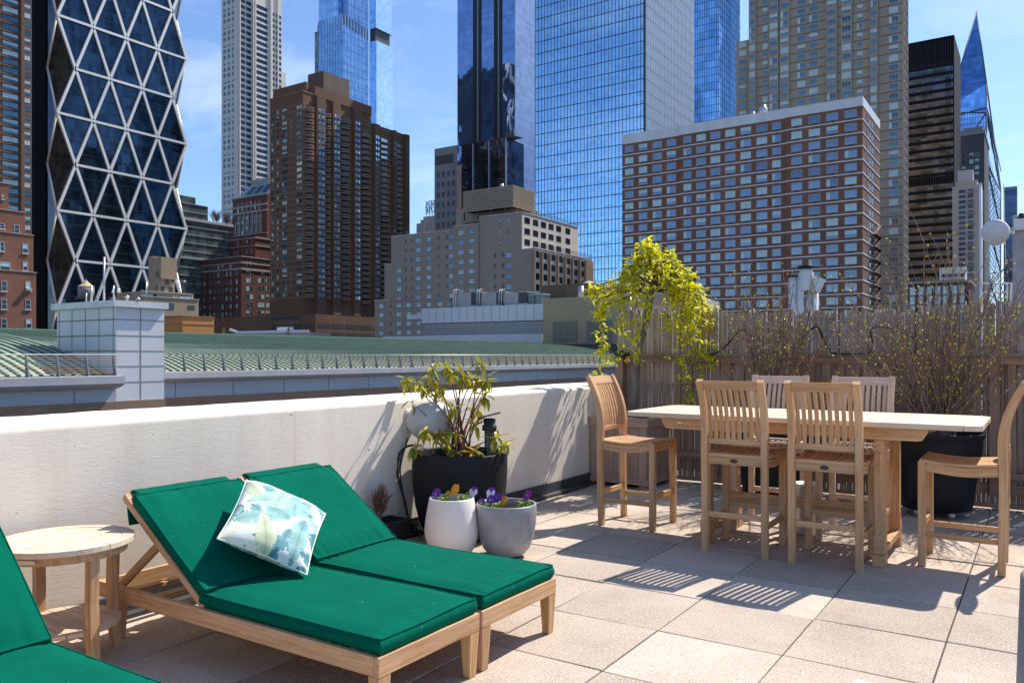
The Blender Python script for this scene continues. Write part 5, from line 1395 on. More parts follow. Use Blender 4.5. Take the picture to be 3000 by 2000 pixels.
for txt, py0, py1 in (('ESSEX', 599, 583), ('HOUSE', 617, 601)):
    cv = bpy.data.curves.new('letters', 'FONT'); cv.body = txt; cv.size = (py0-py1)*Yq/F*1.42; cv.extrude = .12; cv.align_x = 'RIGHT'; cv.offset = .05; cv.materials.append(SIG); cv.space_character = 1.0
    o = bpy.data.objects.new('letters', cv); COL.objects.link(o); bpy.context.view_layer.update(); me_ = bpy.data.meshes.new_from_object(o); bpy.data.objects.remove(o); me_.name = 'letters'; me_.materials.clear(); me_.materials.append(SIG)
    o = bpy.data.objects.new('letters', me_); COL.objects.link(o); o.parent = sg
    o.rotation_euler = (R(90), 0, R(180)); o.location = Vector((uL(1246, vc+4), vc+4, zz(py0, Yq)))-sg.location
g = MB()
for px in (1250, 1258, 1266, 1273): x = uL(px, vc+4.4); g.box(x-.12, x+.12, vc+4.3, vc+4.5, zz(630, 480), zz(585, 480))
for py in (600, 618): g.box(uL(1246, vc+4.4), uL(1290, vc+4.4), vc+4.25, vc+4.55, zz(py+1, 480), zz(py, 480))
g.build('sign_scaffold', SIG, sg)

# ---- brown brick tower with balconies
uc, vc = corner(888, 300); zt = zz(268, 300); u0 = uL(791, vc); vm = vR(1087, uc); v1 = vR(1192, uc)
b = bld('balcony_tower', 'dark brown brick apartment tower with long columns of rounded balconies', uc-8, vc+10)
BBR = brick('brown_brick', (.25, .14, .083), (.20, .108, .064), (.15, .10, .08), .3, .1, .2)
z2 = zz(367, on_u(1105, uc)[1])
part(b, 'wall', BBR, [(u0, uc, vc, vm, G, zt), (u0+2, uc, vm+.001, v1, G, z2)])
vb1 = vR(921, uc); part(b, 'upper_storeys', BBR, [(u0+3, uc+.4, vb1, vm-.1, zt+.001, zz(252, on_u(921, uc)[1])), (uL(800, vc+4), uc-3, vc+4, vb1-.01, zt+.001, zz(252, 310))])
fh = 18.3*300/F; nfl = 31; ztop = zt-44*300/F
# projecting brick bays between balcony recesses
secs = [(921, 946), (968, 990), (1030, 1050), (1090, 1106), (1146, 1154), (1180, 1192)]
part(b, 'projecting_bay', BBR, [(uc+.001, uc+1.6, vR(a, uc), vR(c, uc), G+12, (zt if c < 1088 else z2)-.2) for a, c in secs])
wins = []; rr = random.Random(4)
for px, w_, st in ((798.7, 1.3, 'teal'), (814, 1.0, 'teal'), (834, 2.5, 'teal'), (853, .35, 'sky'), (877, 2.7, 'sky')):
    for k in range(nfl): wins.append(('v', vc, uL(px, vc), ztop-k*fh+(0), w_*1.05, 1.45, 'sky' if (st == 'sky' and k < 14) else ('teal' if st == 'sky' else st)))
for a, c in secs:
    va_, vb_ = vR(a, uc), vR(c, uc)
    for k in range(nfl if c < 1088 else nfl-1):
        z = ztop-k*fh-(0 if c < 1088 else 3)
        for f in (.3, .7): wins.append(('u', uc+1.6, va_+(vb_-va_)*f, z, (vb_-va_)*.26, 1.4, 'sky' if (c > 1088 and k < 16) else 'sky' if (k*7+int(a)) % 5 == 0 else 'apt'))
gaps = [(890, 920), (947, 967), (991, 1029), (1051, 1089), (1107, 1145), (1155, 1179)]
bal = []
for a, c in gaps:
    va_, vb_ = vR(a, uc), vR(c, uc)
    for k in range(nfl+(-1 if c > 1088 else 0)):
        z = ztop-k*fh-(0 if c < 1088 else 3); wins.append(('u', uc, va_+(vb_-va_)*.5, z, (vb_-va_)*.5, 1.7, 'sky' if c > 1100 and k < 14 else 'dark'))
        bal.append((va_+(vb_-va_)*.15, va_+(vb_-va_)*.85, z-1.1))
add_wins(b, wins, 100, 7)
def balgeo(y0, y1, z, U=None):
    g = MB(); U = uc if U is None else U; m = 8; ol = [(U+.002, y0), ]
    for i in range(m+1): t = i/m; ol.append((U+.9+1.1*math.sin(math.pi*t), y0+(y1-y0)*t))
    ol.append((U+.002, y1)); g.prism([(x, y, z-.12) for x, y in ol], (0, 0, .17))
    rail = [Vector((x, y, z+.95)) for x, y in ol]
    for dz in (-.35, 0): g.tube([p+Vector((0, 0, dz)) for p in rail], .07, 4)
    return g
BALM = simple('tan_balcony', (.55, .42, .30), .7, 0, .15, .5)
bal.sort(key=lambda t: t[0]-.35*t[2])
for y0, y1, z in bal[:100]: balgeo(y0, y1, z).build('balcony', BALM, b)
g = MB()
for y0, y1, z in bal[100:]:
    t = balgeo(y0, y1, z); o_ = len(g.v); g.v += t.v; g.g += t.g; g.f += [tuple(i+o_ for i in f) for f in t.f]; g.m += t.m; g.sm += t.sm
tag(g.build('balcony', BALM, b), kind='stuff')
g = MB()
for k in range(nfl+1): z = ztop+fh*.5-k*fh; g.box(u0-.03, uc+.03, vc-.05, vc-.002, z-.1, z+.1); g.box(uc+.002, uc+.05, vc, v1, z-.1, z+.1)
g.box(u0-.2, uc+.2, vc-.2, vm, zt+.003, zt+.35)
g.build('floor_band', simple('buff_band', (.30, .22, .16), .8), b)
bu, bv = corner(948, 322)
part(b, 'mechanical_penthouse', simple('dark_brown_metal', (.12, .085, .06), .6, 0, .2, .3, streak=True), [(uL(902, bv), bu, bv, vR(1024, bu), zt, zz(207, 322))])
# podium
up, vp = corner(925, 262); 
part(b, 'podium', BBR, [(u0-12, up, vp, vR(1110, up), G, zz(920, 262))])
g = MB()
for py0, py1 in ((946, 960), (972, 986)):
    for k in range(5):
        ya, yb = vR(930+k*41, up), vR(930+k*41+36, up); g.box(up+.002, up+.05, ya, yb, zz(py1, 262)-.3*k*0, zz(py0, 262))
for px in (795, 830, 862, 893): g.box(uL(px, vp), uL(px+24, vp), vp-.05, vp-.002, zz(963, 262), zz(948, 262))
for px in (795,): g.box(uL(798, vp+.1), uL(880, vp), vp-.06, vp-.003, zz(919, 262)-1.6, zz(905, 262)-2)
g.build('podium_opening', FRAME_D, b)
g = MB(); rr = random.Random(8)
for k, hp in enumerate((992, 1003, 1012, 1052, 1064)):
    cx_, cy_ = up-1-rr.random()*2, vR(hp, up)
    for j in range(60): g.leaf((cx_+rr.gauss(0, .4), cy_+rr.gauss(0, .6), zz(921, 262)+rr.uniform(0, 1.1)), (rr.uniform(-1, 1), rr.uniform(-1, 1), rr.uniform(0, 1)), (0, 0, 1), .45, .2)
tag(g.build('hedge', leafmat('far_leaf', [(.05, .09, .02), (.16, .18, .04), (.10, .13, .03)], .2)), 'row of green bushes on the podium terrace of the brown balcony tower', 'plant')

# ---- cream limestone skyscraper
uc, vc = corner(697, 500); zt = zz(-200, 500); u0 = uL(649, vc); v1 = vR(826, uc)
b = bld('limestone_tower', 'very tall cream limestone skyscraper with small regular windows', uc-6, vc)
CST = simple('cream_limestone', (.68, .62, .55), .75, 0, .06, .05)
part(b, 'wall', CST, [(u0, uc, vc, v1, G, zt), (uc+.001, uc+1.5, vR(735, uc), vR(792, uc), G, zt), (u0+1, uc-1, v1+.001, v1+4, G, zz(255, 560))])
part(b, 'pier', CST, [(uc+1.501, uc+2.4, vR(a, uc), vR(a+3, uc), G, zt) for a in (735, 741, 786, 789)]+[(uc+.001, uc+.8, vR(a, uc), vR(a+3, uc), G, zt) for a in (700, 812)])
wins = []; fh = 17.9*500/F; z = zz(8, 500)
nf = 38
for k in range(-1, nf):
    zc = zz(15, 500)-k*fh
    for px, w_ in ((658, 2.2), (670.5, 2.4), (682, 1.6)): wins.append(('v', vc, uL(px, vc), zc, w_, 2.3, 'apt' if 0 else 'teal', 0 if k % 3 else 1))
    for px, w_, U in ((706.5, 2.4, uc), (714, 2.0, uc), (728.5, 4.2, uc), (748, 2.0, uc+1.5), (763.5, 8.0, uc+1.5), (780, 2.2, uc+1.5), (797.5, 3.6, uc), (811.5, 2.0, uc), (819, 2.6, uc)):
        wins.append(('u', U, vR(px, U), zc, w_, 2.25, 'dark'))
add_wins(b, wins, 100, 2)

# ---- tall blue tower behind it
uc, vc = corner(1006, 700); zt = zz(-220, 700); v1 = vR(1078, uc)
b = bld('supertall_glass_tower', 'pale blue supertall glass tower rising behind the brown balcony tower', uc-6, vc)
CP = glass('supertall_glass', (.32, .56, .86), .9, .06, 2.6, 4.4, .2, .12, .05, (.6, .78, 1), .5)
part(b, 'glass_facade', CP, [(uL(933, vc), uc, vc, v1, G, zz(40, 700)), (uL(933, vc), uL(990, vc), vc+.4, v1, zz(41, 700), zt), (uL(991, vc), uc+.0, vc+6, v1, zz(41, 700), zt)])
part(b, 'cantilever_wing', glass('pale_wing_glass', (.66, .82, .98), .85, .08, 2.6, 4.4, .1, .08), [(uc-6, vR(1102, uc)*0+uL(1103, v1+8), v1+8, v1+30, G, zz(118, 730)), (uc-6, uL(1101, v1+8), v1+8, v1+30, zz(80, 730), zt)])
part(b, 'mechanical_gap', FRAME_D, [(uc-6, uL(1100, v1+9), v1+9, v1+28, zz(117.5, 730), zz(80.5, 730))])
g = MB()
x0_ = uL(933, vc)
for i in range(17): x = x0_+(uc-x0_)*i/16; g.box(x-.14, x+.14, vc-.25, vc-.003, G, zz(40, 700))
for i in range(19): y = vc+(v1-vc)*i/18; g.box(uc+.003, uc+.25, y-.16, y+.16, G, zt)
z = zz(340, 700)
while z < zt: g.box(uc+.003, uc+.15, vc, v1, z-.16, z+.16); z += 4.4*1.5
g.build('mullion_grid', simple('mid_blue_mullion', (.10, .19, .36), .4, .5), b)
g = MB()
for i in range(9): y = vc+1+(v1-vc-2)*i/8; g.box(uc+.26, uc+.4, y-.5, y+.5, zz(78+i*2, 705), zz(46+i*2, 705))
g.build('dark_slot', FRAME_D, b)
part(b, 'construction_hoist', simple('hoist_lattice', (.25, .26, .28), .6, .3, .5, .15), [(uL(922, vc+3), uL(932.5, vc+3), vc+3, vc+12, G, zz(66, 702)), (uL(930, vc+2), uL(943, vc+2)*0+uL(932.6, vc+2), vc+2, vc+2.9, G, zz(50, 702))])

# ---- diagrid tower
u_c, v_c = corner(166, 264); HB = 32.05; bay = 11.9
Zs = {}
for i, py in enumerate((616, 328, 45)): Zs[1+2*i] = zz(py, 264)
step = (Zs[5]-Zs[1])/4
lv = [Zs[1]+step*(k-1) for k in range(-3, 10)]        # level index k-? ; odd = corner node
par_ = [(k % 2) != 0 for k in range(-3, 10)]
b = bld('diagrid_tower', 'dark glass tower wrapped in a bright triangular steel lattice with zigzag corners', u_c-20, v_c+20)
W4 = bay*4; D4 = bay*3.4; c_ = bay/2
def ring(full):
    U1, U0, V0_, V1_ = u_c, u_c-D4, v_c, v_c+W4; e = .001 if full else c_
    return [(U1-e, V0_), (U1, V0_+e), (U1, V1_-e), (U1-e, V1_), (U0+e, V1_), (U0, V1_-e), (U0, V0_+e), (U0+e, V0_)]
g = MB(); vs = []; fs = []
for z, full in zip(lv, par_):
    for x, y in ring(full): vs.append((x, y, z))
for k in range(len(lv)-1):
    for j in range(8): a = k*8+j; c = k*8+(j+1) % 8; fs.append((a, c, c+8, a+8))
fs.append(tuple(range(8))[::-1]); fs.append(tuple((len(lv)-1)*8+j for j in range(8)))
g.add(vs, fs)
HG = glass('dark_teal_glass', (.03, .055, .08), .8, .05, 1.5, 4.0, .5, .22, .12, (.05, .085, .13), .5)
g.build('glass_facade', HG, b)
STL = simple('brushed_steel_lattice', (.80, .77, .72), .42, .25, .08, .1)
g = MB()
def bar(a, c, w_=.62, d_=.45):
    a, c = Vector(a), Vector(c); t = (c-a).normalized(); nrm = Vector((1, 0, 0)); s = t.cross(nrm); s = s.normalized() if s.length > .1 else Vector((0, 1, 0)); g.sweep([a+nrm*.25, c+nrm*.25], w_, d_, s)
def bar2(a, c, r=.42): g.tube([a, c], r, 6)
for k in range(len(lv)-1):
    z0, z1 = lv[k], lv[k+1]; odd = par_[k]
    n0 = [v_c+bay*i for i in range(5)] if odd else [v_c+bay*(i+.5) for i in range(4)]
    n1 = [v_c+bay*(i+.5) for i in range(4)] if odd else [v_c+bay*i for i in range(5)]
    for y in n0:
        for y2 in n1:
            if abs(abs(y-y2)-bay/2) < .1: bar((u_c, y, z0), (u_c, y2, z1), .44, .4)
    bar((u_c, n0[0], z0), (u_c, n0[-1], z0), .40, .5)
    if k == len(lv)-2: bar((u_c, n1[0], z1), (u_c, n1[-1], z1), .5, .55)
    # corner cuts
    if odd: bar2((u_c, v_c, z0), (u_c-c_, v_c, z1)); bar2((u_c, v_c+W4, z0), (u_c-c_, v_c+W4, z1))
    else: bar2((u_c-c_, v_c, z0), (u_c, v_c, z1)); bar2((u_c-c_, v_c+W4, z0), (u_c, v_c+W4, z1))
g.build('steel_lattice', STL, b)
g = MB(); fhh = step/4
for k in range(4*(len(lv)-1)+1):
    z = lv[0]+k*fhh; t = abs(((k/4) % 2)-1) if par_[0] else 1-abs(((k/4) % 2)-1); e = c_*(1-t)+.15
    g.box(u_c+.003, u_c+.10, v_c+e, v_c+W4-e, z-.10, z+.10)
g.build('floor_line', simple('dark_floor_line', (.03, .045, .065), .4, .5), b)
part(b, 'service_core', simple('charcoal_core', (.010, .011, .015), .85, 0, .3, .5, 0, 60, .1), [(uL(60, v_c-.4), uL(133, v_c-.4), v_c-.4, v_c-.005, G, lv[-1]+4)])

# ---- brown strip window tower far left
uc, vc = corner(93, 250); va_ = vR(-130, uc)
b = bld('strip_window_tower', 'tall brown brick tower with wide windows filling the top left edge', uc-10, vc-10)
part(b, 'wall', BBR, [(uc-26, uc, va_, vc, G, zz(-320, 250))])
part(b, 'pier', BBR, [(uc+.001, uc+.9, vR(a, uc), vR(c, uc), G, zz(-320, 250)) for a, c in ((58, 68), (-12, -3))])
wins = []; Y3_ = on_u(30, uc)[1]; fh = 25.2*Y3_/F; z0 = zz(5, Y3_)+3*fh
for px, w_ in ((30, 50), (80, 20), (-38, 46)):
    w_ = vR(px+w_/2, uc)-vR(px-w_/2, uc)
    for k in range(42): wins.append(('u', uc, vR(px, uc), z0-k*fh, w_*.94, 1.6, 'teal', (0, 1, 2, 0, 1)[(k*3) % 5]))
add_wins(b, wins, 90, 15)
g = MB()
for k in range(42): g.box(uc+.002, uc+.3, va_, vR(58, uc), z0-k*fh-1.7, z0-k*fh-1.35)
g.build('floor_band', simple('brown_ledge', (.16, .09, .065), .8), b)
# ---- red brick stepped houses bottom left
uc, vc = corner(106, 125); va_ = vR(-300, uc)
b = bld('red_brick_house', 'old red brick apartment house stepping back at the left edge above the green roof', uc-6, vc-6)
RBR = brick('old_red_brick', (.33, .125, .075), (.26, .10, .06), (.26, .18, .14), .3, .1, .22)
lev = ((106, 800, 0), (98, 691, .6), (74, 624, 1.2), (25, 540, 1.8)); zl_ = [zz(py, on_u(px, uc-d)[1]) for px, py, d in lev]
g = MB(); g2 = MB()
for i, (px, py, d) in enumerate(lev):
    ve = vR(px, uc-d); g.box(uc-14, uc-d, va_, ve, G if i == 0 else zl_[i-1], zl_[i]); g2.box(uc-d-.15, uc-d+.1, va_, ve+.1, zl_[i]+.002, zl_[i]+.14); g2.box(uc-14, uc-d-.151, ve-.2, ve+.1, zl_[i]+.002, zl_[i]+.13)
g.build('wall', RBR, b); g2.build('coping', simple('brick_coping', (.42, .30, .24), .8), b)
wins = []
for px, py, w_, h_, d in ((12, 838, 17, 30, 0), (82, 838, 15, 28, 0), (12, 891, 17, 30, 0), (82, 892, 17, 28, 0), (12, 948, 17, 30, 0), (84, 948, 17, 28, 0), (15, 780, 30, 26, .6), (74, 780, 15, 26, .6), (4, 722, 17, 28, .6), (74, 728, 17, 28, .6), (6, 662, 16, 17, 1.2), (49, 671, 17, 25, 1.2), (8, 577, 8, 13, 1.8)):
    U = uc-d; Y = on_u(px, U)[1]; wins.append(('u', U, vR(px, U), zz(py, Y), vR(px+w_/2, U)-vR(px-w_/2, U), h_*Y/F, 'sash'))
add_wins(b, wins, 40, 1)
PS_ = simple('pale_sill', (.5, .46, .4), .8)
for w_ in wins: g = MB(); g.box(w_[1]+.002, w_[1]+.14, w_[2]-w_[4]/2-.12, w_[2]+w_[4]/2+.12, w_[3]-w_[5]/2-.16, w_[3]-w_[5]/2-.02); g.build('window_sill', PS_, b)
w_ = wins[1]; h_ = bld('window_cooler', 'small white air conditioner in a right hand window of the red brick house', w_[1]+.3, w_[2], cat='air conditioner'); h_.location.z = w_[3]-.6
part(h_, 'case', WPLAS, [(w_[1]+.01, w_[1]+.5, w_[2]-.35, w_[2]+.35, w_[3]-.72, w_[3]-.35)]); part(h_, 'grille', FRAME_L, [(w_[1]+.501, w_[1]+.52, w_[2]-.3, w_[2]+.3, w_[3]-.68, w_[3]-.4)])
# ---- red stone stepped building
uc, vc = corner(707, 325)
b = bld('dark_red_building', 'old dark red brick building with cream stone bands and a glazed mansard roof', uc-6, vc)
MRB = brick('maroon_brick', (.23, .085, .065), (.17, .065, .05), (.14, .09, .08), .3, .1, .25)
STN = simple('carved_stone', (.38, .34, .30), .8, 0, .2, .3)
ztb = zz(752, 325); vr1 = vR(800, uc)
u_m, v_m = corner(748, 342); u_t, v_t = corner(782, 360)
part(b, 'wall', MRB, [(uL(585, vc), uc, vc, vr1, G, ztb), (uL(641, v_m), u_m, v_m, vR(800, u_m)+3, ztb-6, zz(690, 342)), (uL(682, v_t), u_t, v_t, v_t+8, zz(700, 342), zz(566, 360))])
g = MB()
def band(u0_, u1_, v_, pyb, pyt, Y, ext=.25, side=None):
    g.box(u0_-ext, u1_+ext, v_-ext, v_-.002, zz(pyb, Y), zz(pyt, Y))
    if side: g.box(u1_+.002, u1_+ext+.01, v_-ext+.01, side, zz(pyb, Y), zz(pyt, Y))
for yb, yt in ((771, 767), (790, 784), (752, 749)): band(uL(585, vc), uc, vc, yb, yt, 325, .3, vr1)
for yb, yt in ((698, 694), (720, 717)): band(uL(641, v_m), u_m, v_m, yb, yt, 342, .3, vR(800, u_m))
for yb, yt in ((600, 594), (618, 612), (683, 680), (570, 566)): band(uL(682, v_t), u_t, v_t, yb, yt, 360, .5)
for k in range(7): x = uL(691+k*12.5, v_t); g.box(x-.42, x+.42, v_t-.3, v_t-.003, zz(679, 360), zz(619, 360))
g.build('stone_band', STN, b)
wins = []
for k in range(8):
    for i, px in enumerate((599, 616, 628, 640, 652, 664, 676, 694)): wins.append(('v', vc, uL(px, vc), zz(778 if k == 0 else 776+k*24, 325), 1.05 if k else 1.4, 1.9, 'sash'))
    for px in (726, 737, 760, 770, 784): wins.append(('u', uc, vR(px, uc), zz(773 if k == 0 else 773+k*24, on_u(px, uc)[1]), 1.7, 1.9, 'sash'))
for y in (708, 735):
    for px in (651, 664, 673, 688, 698, 713, 724, 738): wins.append(('v', v_m, uL(px, v_m), zz(y, 342), 1.05, 1.9, 'sash'))
for y in (588, 606, 630, 645, 660, 673):
    for k in range(6): wins.append(('v', v_t, uL(697.5+k*12.5, v_t), zz(y, 360), 1.15, 1.8 if y > 600 else 1.4, 'sash'))
add_wins(b, wins, 100, 22)
g = MB(); a0, a1 = uL(700, v_t), u_t; zA, zB = zz(566, 360), zz(533, 364)
g.add([(a0, v_t+.1, zA), (a1, v_t+.1, zA), (a1, v_t+10, zA), (a0, v_t+10, zA), (a0+1.6, v_t+4.5, zB), (a1, v_t+4.5, zB), (a1, v_t+5.5, zB), (a0+1.6, v_t+5.5, zB)], [(0, 1, 5, 4), (1, 2, 6, 5), (2, 3, 7, 6), (3, 0, 4, 7), (4, 5, 6, 7)])
rf_ = g.build('mansard_roof', simple('verdigris_glass', (.26, .38, .36), .35, .2, .12, .3), b)
g = MB()
for k in range(3):
    f0, f1 = .18+k*.28, .38+k*.28
    def rp(f, h): return (a0+1.6*h*1+(a1-a0-1.6*h)*f, v_t+.1+4.4*h-.06, zA+(zB-zA)*h+.06)
    g.add([rp(f0, .15), rp(f1, .15), rp(f1, .85), rp(f0, .85)], [(0, 1, 2, 3)])
g.build('skylight', G_DARK, rf_)
part(b, 'roof_crown', STN, [(uL(735, v_t+7), uL(790, v_t+7), v_t+7, v_t+10, zB-2, zz(520, 370))])
# ---- green-grey glass block behind the lattice tower
uc, vc = corner(520, 330)
b = bld('green_glass_block', 'low wide grey green glass apartment block right of the lattice tower', uc, vc+20)
GG = glass('grey_green_glass', (.22, .29, .30), .6, .15, 1.8, 3.4, .45, .1, .1, (.18, .25, .25), .5)
vA = vR(500, uc); 
part(b, 'glass_facade', GG, [(uc-20, uc, vA, vR(682, uc), G, zz(640, 335)), (uc-20, uc-1, vA, vR(609, uc-1), zz(641, 335), zz(596, 335)), (uc-14, uc-3, vA, vR(573, uc-3), zz(597, 335), zz(572, 335))])
g = MB()
for k in range(17): z = zz(640, 335)-k*3.4; g.box(uc+.002, uc+.3, vA, vR(682, uc), z-.14, z+.14)
for k in range(2): z = zz(596, 335)-k*3.4; g.box(uc-.998, uc-.7, vA, vR(609, uc-1), z-.14, z+.14)
for z in (zz(645, 335), zz(757, 335)): g.box(uc+.002, uc+.7, vA, vR(682, uc), z-.3, z+.5)
g.build('slab_edge', simple('pale_slab_edge', (.36, .40, .41), .6), b)
for i, px in enumerate((629, 662)):
    g = MB(); rr = random.Random(50+i); yy = vR(px, uc-6)
    for k in range(4): twiggy(g, (uc-6+k*.3, yy+k*.5, zz(642, 338)), (rr.uniform(-.4, .4), rr.uniform(-.5, .5), 1), 3.2, .14, 3, rr, .6)
    tag(g.build('bare_tree', simple('pinkish_bark', (.24, .15, .13), .9)), ['bare roof garden tree nearer the lattice tower on the grey green block', 'bare roof garden tree against the limestone skyscraper'][i], 'tree')
# ---- beige low building with tank house
uc, vc = corner(414, 150)
b = bld('beige_building', 'beige brick building with terraces and a tall square tank house beside the lattice tower', uc-5, vc)
BG2 = brick('sand_brick', (.47, .35, .23), (.40, .30, .19), (.34, .28, .22), .3, .1, .2)
part(b, 'wall', BG2, [(uL(322, vc), uc, vc, vR(582, uc), G, zz(868, 150)), (uL(342, vc+.3), uc-.4, vc+.3, vR(567, uc-.4), zz(869, 150), zz(852, 150))])
ut_, vt_ = corner(467, 158)
part(b, 'tank_house', BG2, [(uL(435, vt_), ut_, vt_, vR(512, ut_), zz(860, 158), zz(822, 158)), (uL(442, vt_), ut_-.001, vt_+.3, vR(506, ut_)-.3, zz(821.9, 158), zz(752.5, 158)), (ut_+.001, ut_+.4, vt_+.1, vR(515, ut_), zz(816, 158), zz(752, 158)), (uL(435, vt_+1), uL(449, vt_+1), vt_+1, vt_+3, zz(821, 158), zz(745, 158))])
part(b, 'coping', simple('sand_coping', (.5, .42, .33), .8), [(uc-.1, uc+.15, vc-.1, vR(583, uc), zz(868, 150)+.002, zz(865.5, 150)), (uL(322, vc), uc-.101, vc-.15, vc+.1, zz(868, 150)+.002, zz(865.5, 150)), (uc-.5, uc-.3, vc+.15, vR(568, uc), zz(852, 150)+.002, zz(849.5, 150))])
wins = [('u', uc, vR(px, uc), zz(py, on_u(px, uc)[1]), w_, h_, 'dark') for px, py, w_, h_ in ((441, 891, 3, .8), (492, 897, 2.6, 1.2), (560, 901, 1.5, .8))]+[('u', uc-.4, vR(px, uc), zz(py, on_u(px, uc)[1]), w_, .75, 'teal') for px, py, w_ in ((438, 866, 3.4), (480, 869, 4.0), (546, 873, 2.6))]+[('v', vc, uL(px, vc), zz(892, 150), 1.2, .8, 'dark') for px in (345, 385)]+[('v', vt_, uL(459, vt_), zz(y, 158), .5, 1.2, 'dark') for y in (802, 842)]+[('u', ut_, vR(px, ut_), zz(y, on_u(px, ut_)[1]), .8, 1.0, 'dark') for px, y in ((476, 846), (489, 826), (500, 848))]
add_wins(b, wins, 30, 1)
b = bld('roof_tank', 'grey conical roofed tank with a chimney pipe above the orange brick box', uL(536, 100), 100, cat='water tank'); b.location.z = zz(925, 135)
vt = 104; Yt = on_v(537, vt)[1]; ct = (uL(537, vt), vt, 0); r_ = 33*Yt/F
g = MB(); g.lathe([(0, zz(922, Yt)), (r_, zz(922, Yt)), (r_, zz(902, Yt)), (0, zz(902, Yt))], ct, 24); g.build('tank', simple('tank_grey', (.07, .07, .07), .7), b)
g = MB(); g.lathe([(r_*1.08, zz(902, Yt)), (r_*.5, zz(890, Yt)), (.35, zz(880, Yt)), (0, zz(879, Yt))], ct, 24, 0, None, False); g.build('conical_roof', simple('tank_roof_green', (.10, .12, .11), .6), b)
g = MB(); g.lathe([(.34, zz(882, Yt)), (.34, zz(832, Yt)), (.5, zz(831, Yt)), (.5, zz(822, Yt)), (0, zz(822, Yt))], ct, 14); g.build('chimney_pipe', simple('old_pipe', (.2, .2, .2), .6, .3), b)
g = MB()
for k in range(5):
    z = zz(921-k*4.4, Yt); g.lathe([(r_*1.12, z-.03), (r_*1.15, z), (r_*1.12, z+.03)], ct, 24)
g.build('hoop', METAL, b)
# wooden water tower
vt = 92; Yt = on_v(252, vt)[1]; ct = (uL(252, vt), vt, 0); r_ = 22*Yt/F
b = bld('water_tower', 'small round wooden water tower with tan conical roof above the white panelled box', ct[0], vt, cat='water tower'); b.location.z = zz(900, Yt)
g = MB(); g.lathe([(0, zz(873, Yt)), (r_, zz(873, Yt)), (r_, zz(840, Yt)), (0, zz(840, Yt))], ct, 28); g.build('tank', simple('grey_staves', (.28, .25, .24), .8, 0, .35, 9, streak=True), b)
g = MB(); g.lathe([(r_*1.04, zz(840, Yt)), (r_*.55, zz(832, Yt)), (.08, zz(821, Yt)), (.05, zz(816, Yt)), (0, zz(816, Yt))], ct, 28, 0, None, False); g.build('conical_roof', simple('tan_roof', (.52, .38, .2), .7), b)
g = MB()
for k in range(5): z = zz(870-k*7, Yt); g.lathe([(r_+.01, z-.03), (r_+.05, z), (r_+.01, z+.03)], ct, 28)
g.build('hoop', FRAME_D, b)
g = MB()
for k in range(6): a = R(60*k); g.tube([(ct[0]+r_*.8*math.cos(a), vt+r_*.8*math.sin(a), zz(960, Yt)), (ct[0]+r_*.8*math.cos(a), vt+r_*.8*math.sin(a), zz(873, Yt))], .08, 6)
g.box(ct[0]-r_, ct[0]+r_, vt-r_, vt+r_, zz(876, Yt), zz(873.2, Yt)); g.build('stand', FRAME_D, b)
# orange brick box
uo, vo = corner(535, 95)
b = bld('orange_brick_box', 'small bright orange brick rooftop building next to the white panelled box', uo-2, vo)
OBR = brick('orange_brick', (.62, .27, .07), (.54, .22, .055), (.45, .24, .12), .3, .09, .08)
part(b, 'wall', OBR, [(uL(455, vo), uo, vo, vR(627, uo), G, zz(927, 95))]); part(b, 'coping', simple('dark_orange_coping', (.36, .15, .05), .8), [(uL(455, vo), uo+.1, vo-.1, vR(627, uo)+.1, zz(927, 95)+.002, zz(924, 95)), (uL(455, vo), uo+.05, vo-.05, vR(627, uo)+.05, zz(949, 95), zz(948, 95))])

# ================================================================ GREEN ROOF HALL
UE, VE = -41.0, 95.0
hall = bld('green_roof_hall', 'long building across the street with a pale green standing seam metal roof', -60, 50)
SEAMG = simple('verdigris_metal', (.36, .44, .325), .5, .15, .22, .6)
SEAMD = simple('seam_green', (.085, .14, .095), .5, .2, .2, .8)
def roofprof(u, e): t = e-u; return .45+3.0*(1-math.exp(-t/9.0)) - .0
def metalroof(ue, va, vb, ub=-90, step=.46, parent=hall, seams_to=None):
    g = MB(); us = [ue-1.0*k for k in range(0, int(ue-ub)+1)]; vs = []; fs = []; nv = 2
    for u in us:
        for v in (va, vb): vs.append((u, v, roofprof(u, ue)))
    for k in range(len(us)-1): a = 2*k; fs.append((a, a+1, a+3, a+2))
    g.add(vs, fs, 0); o = g.build('roof', SEAMG, parent)
    g = MB(); v = va+.1; ss = [ue-d for d in (.0, .9, 2, 3.5, 5.5, 8, 11, 15, 20)]
    while v < vb-.05:
        g.sweep([(u, v, roofprof(u, ue)+.03) for u in ss], .055, .035, (0, 1, 0)); v += step
    g.build('standing_seams', SEAMD, o)
    g = MB(); zz_ = roofprof(ue-20, ue); g.box(ue-30, ue-20.02, va, vb, zz_-.05, zz_+.14); g.build('ridge_cap', simple('ridge_green', (.16, .27, .19), .55), o)
UW = -36.0
uBx, vBx = to_uv(340, 37.5); uBl = uL(167, vBx); 
metalroof(UW-.3, -12, vBx-.02, -78); metalroof(UE-.3, vBx+2.6, VE, -78)
WPN = simple('white_panel', (.62, .62, .625), .45, .1, .06, .3, streak=True)
GPN = simple('grey_blue_panel', (.36, .385, .44), .45, .1, .06, .2)
BASE = brick('tan_base_brick', (.30, .19, .13), (.26, .165, .11), (.22, .16, .12), .3, .1, .12)
JT = simple('panel_joint', (.24, .21, .19), .8)
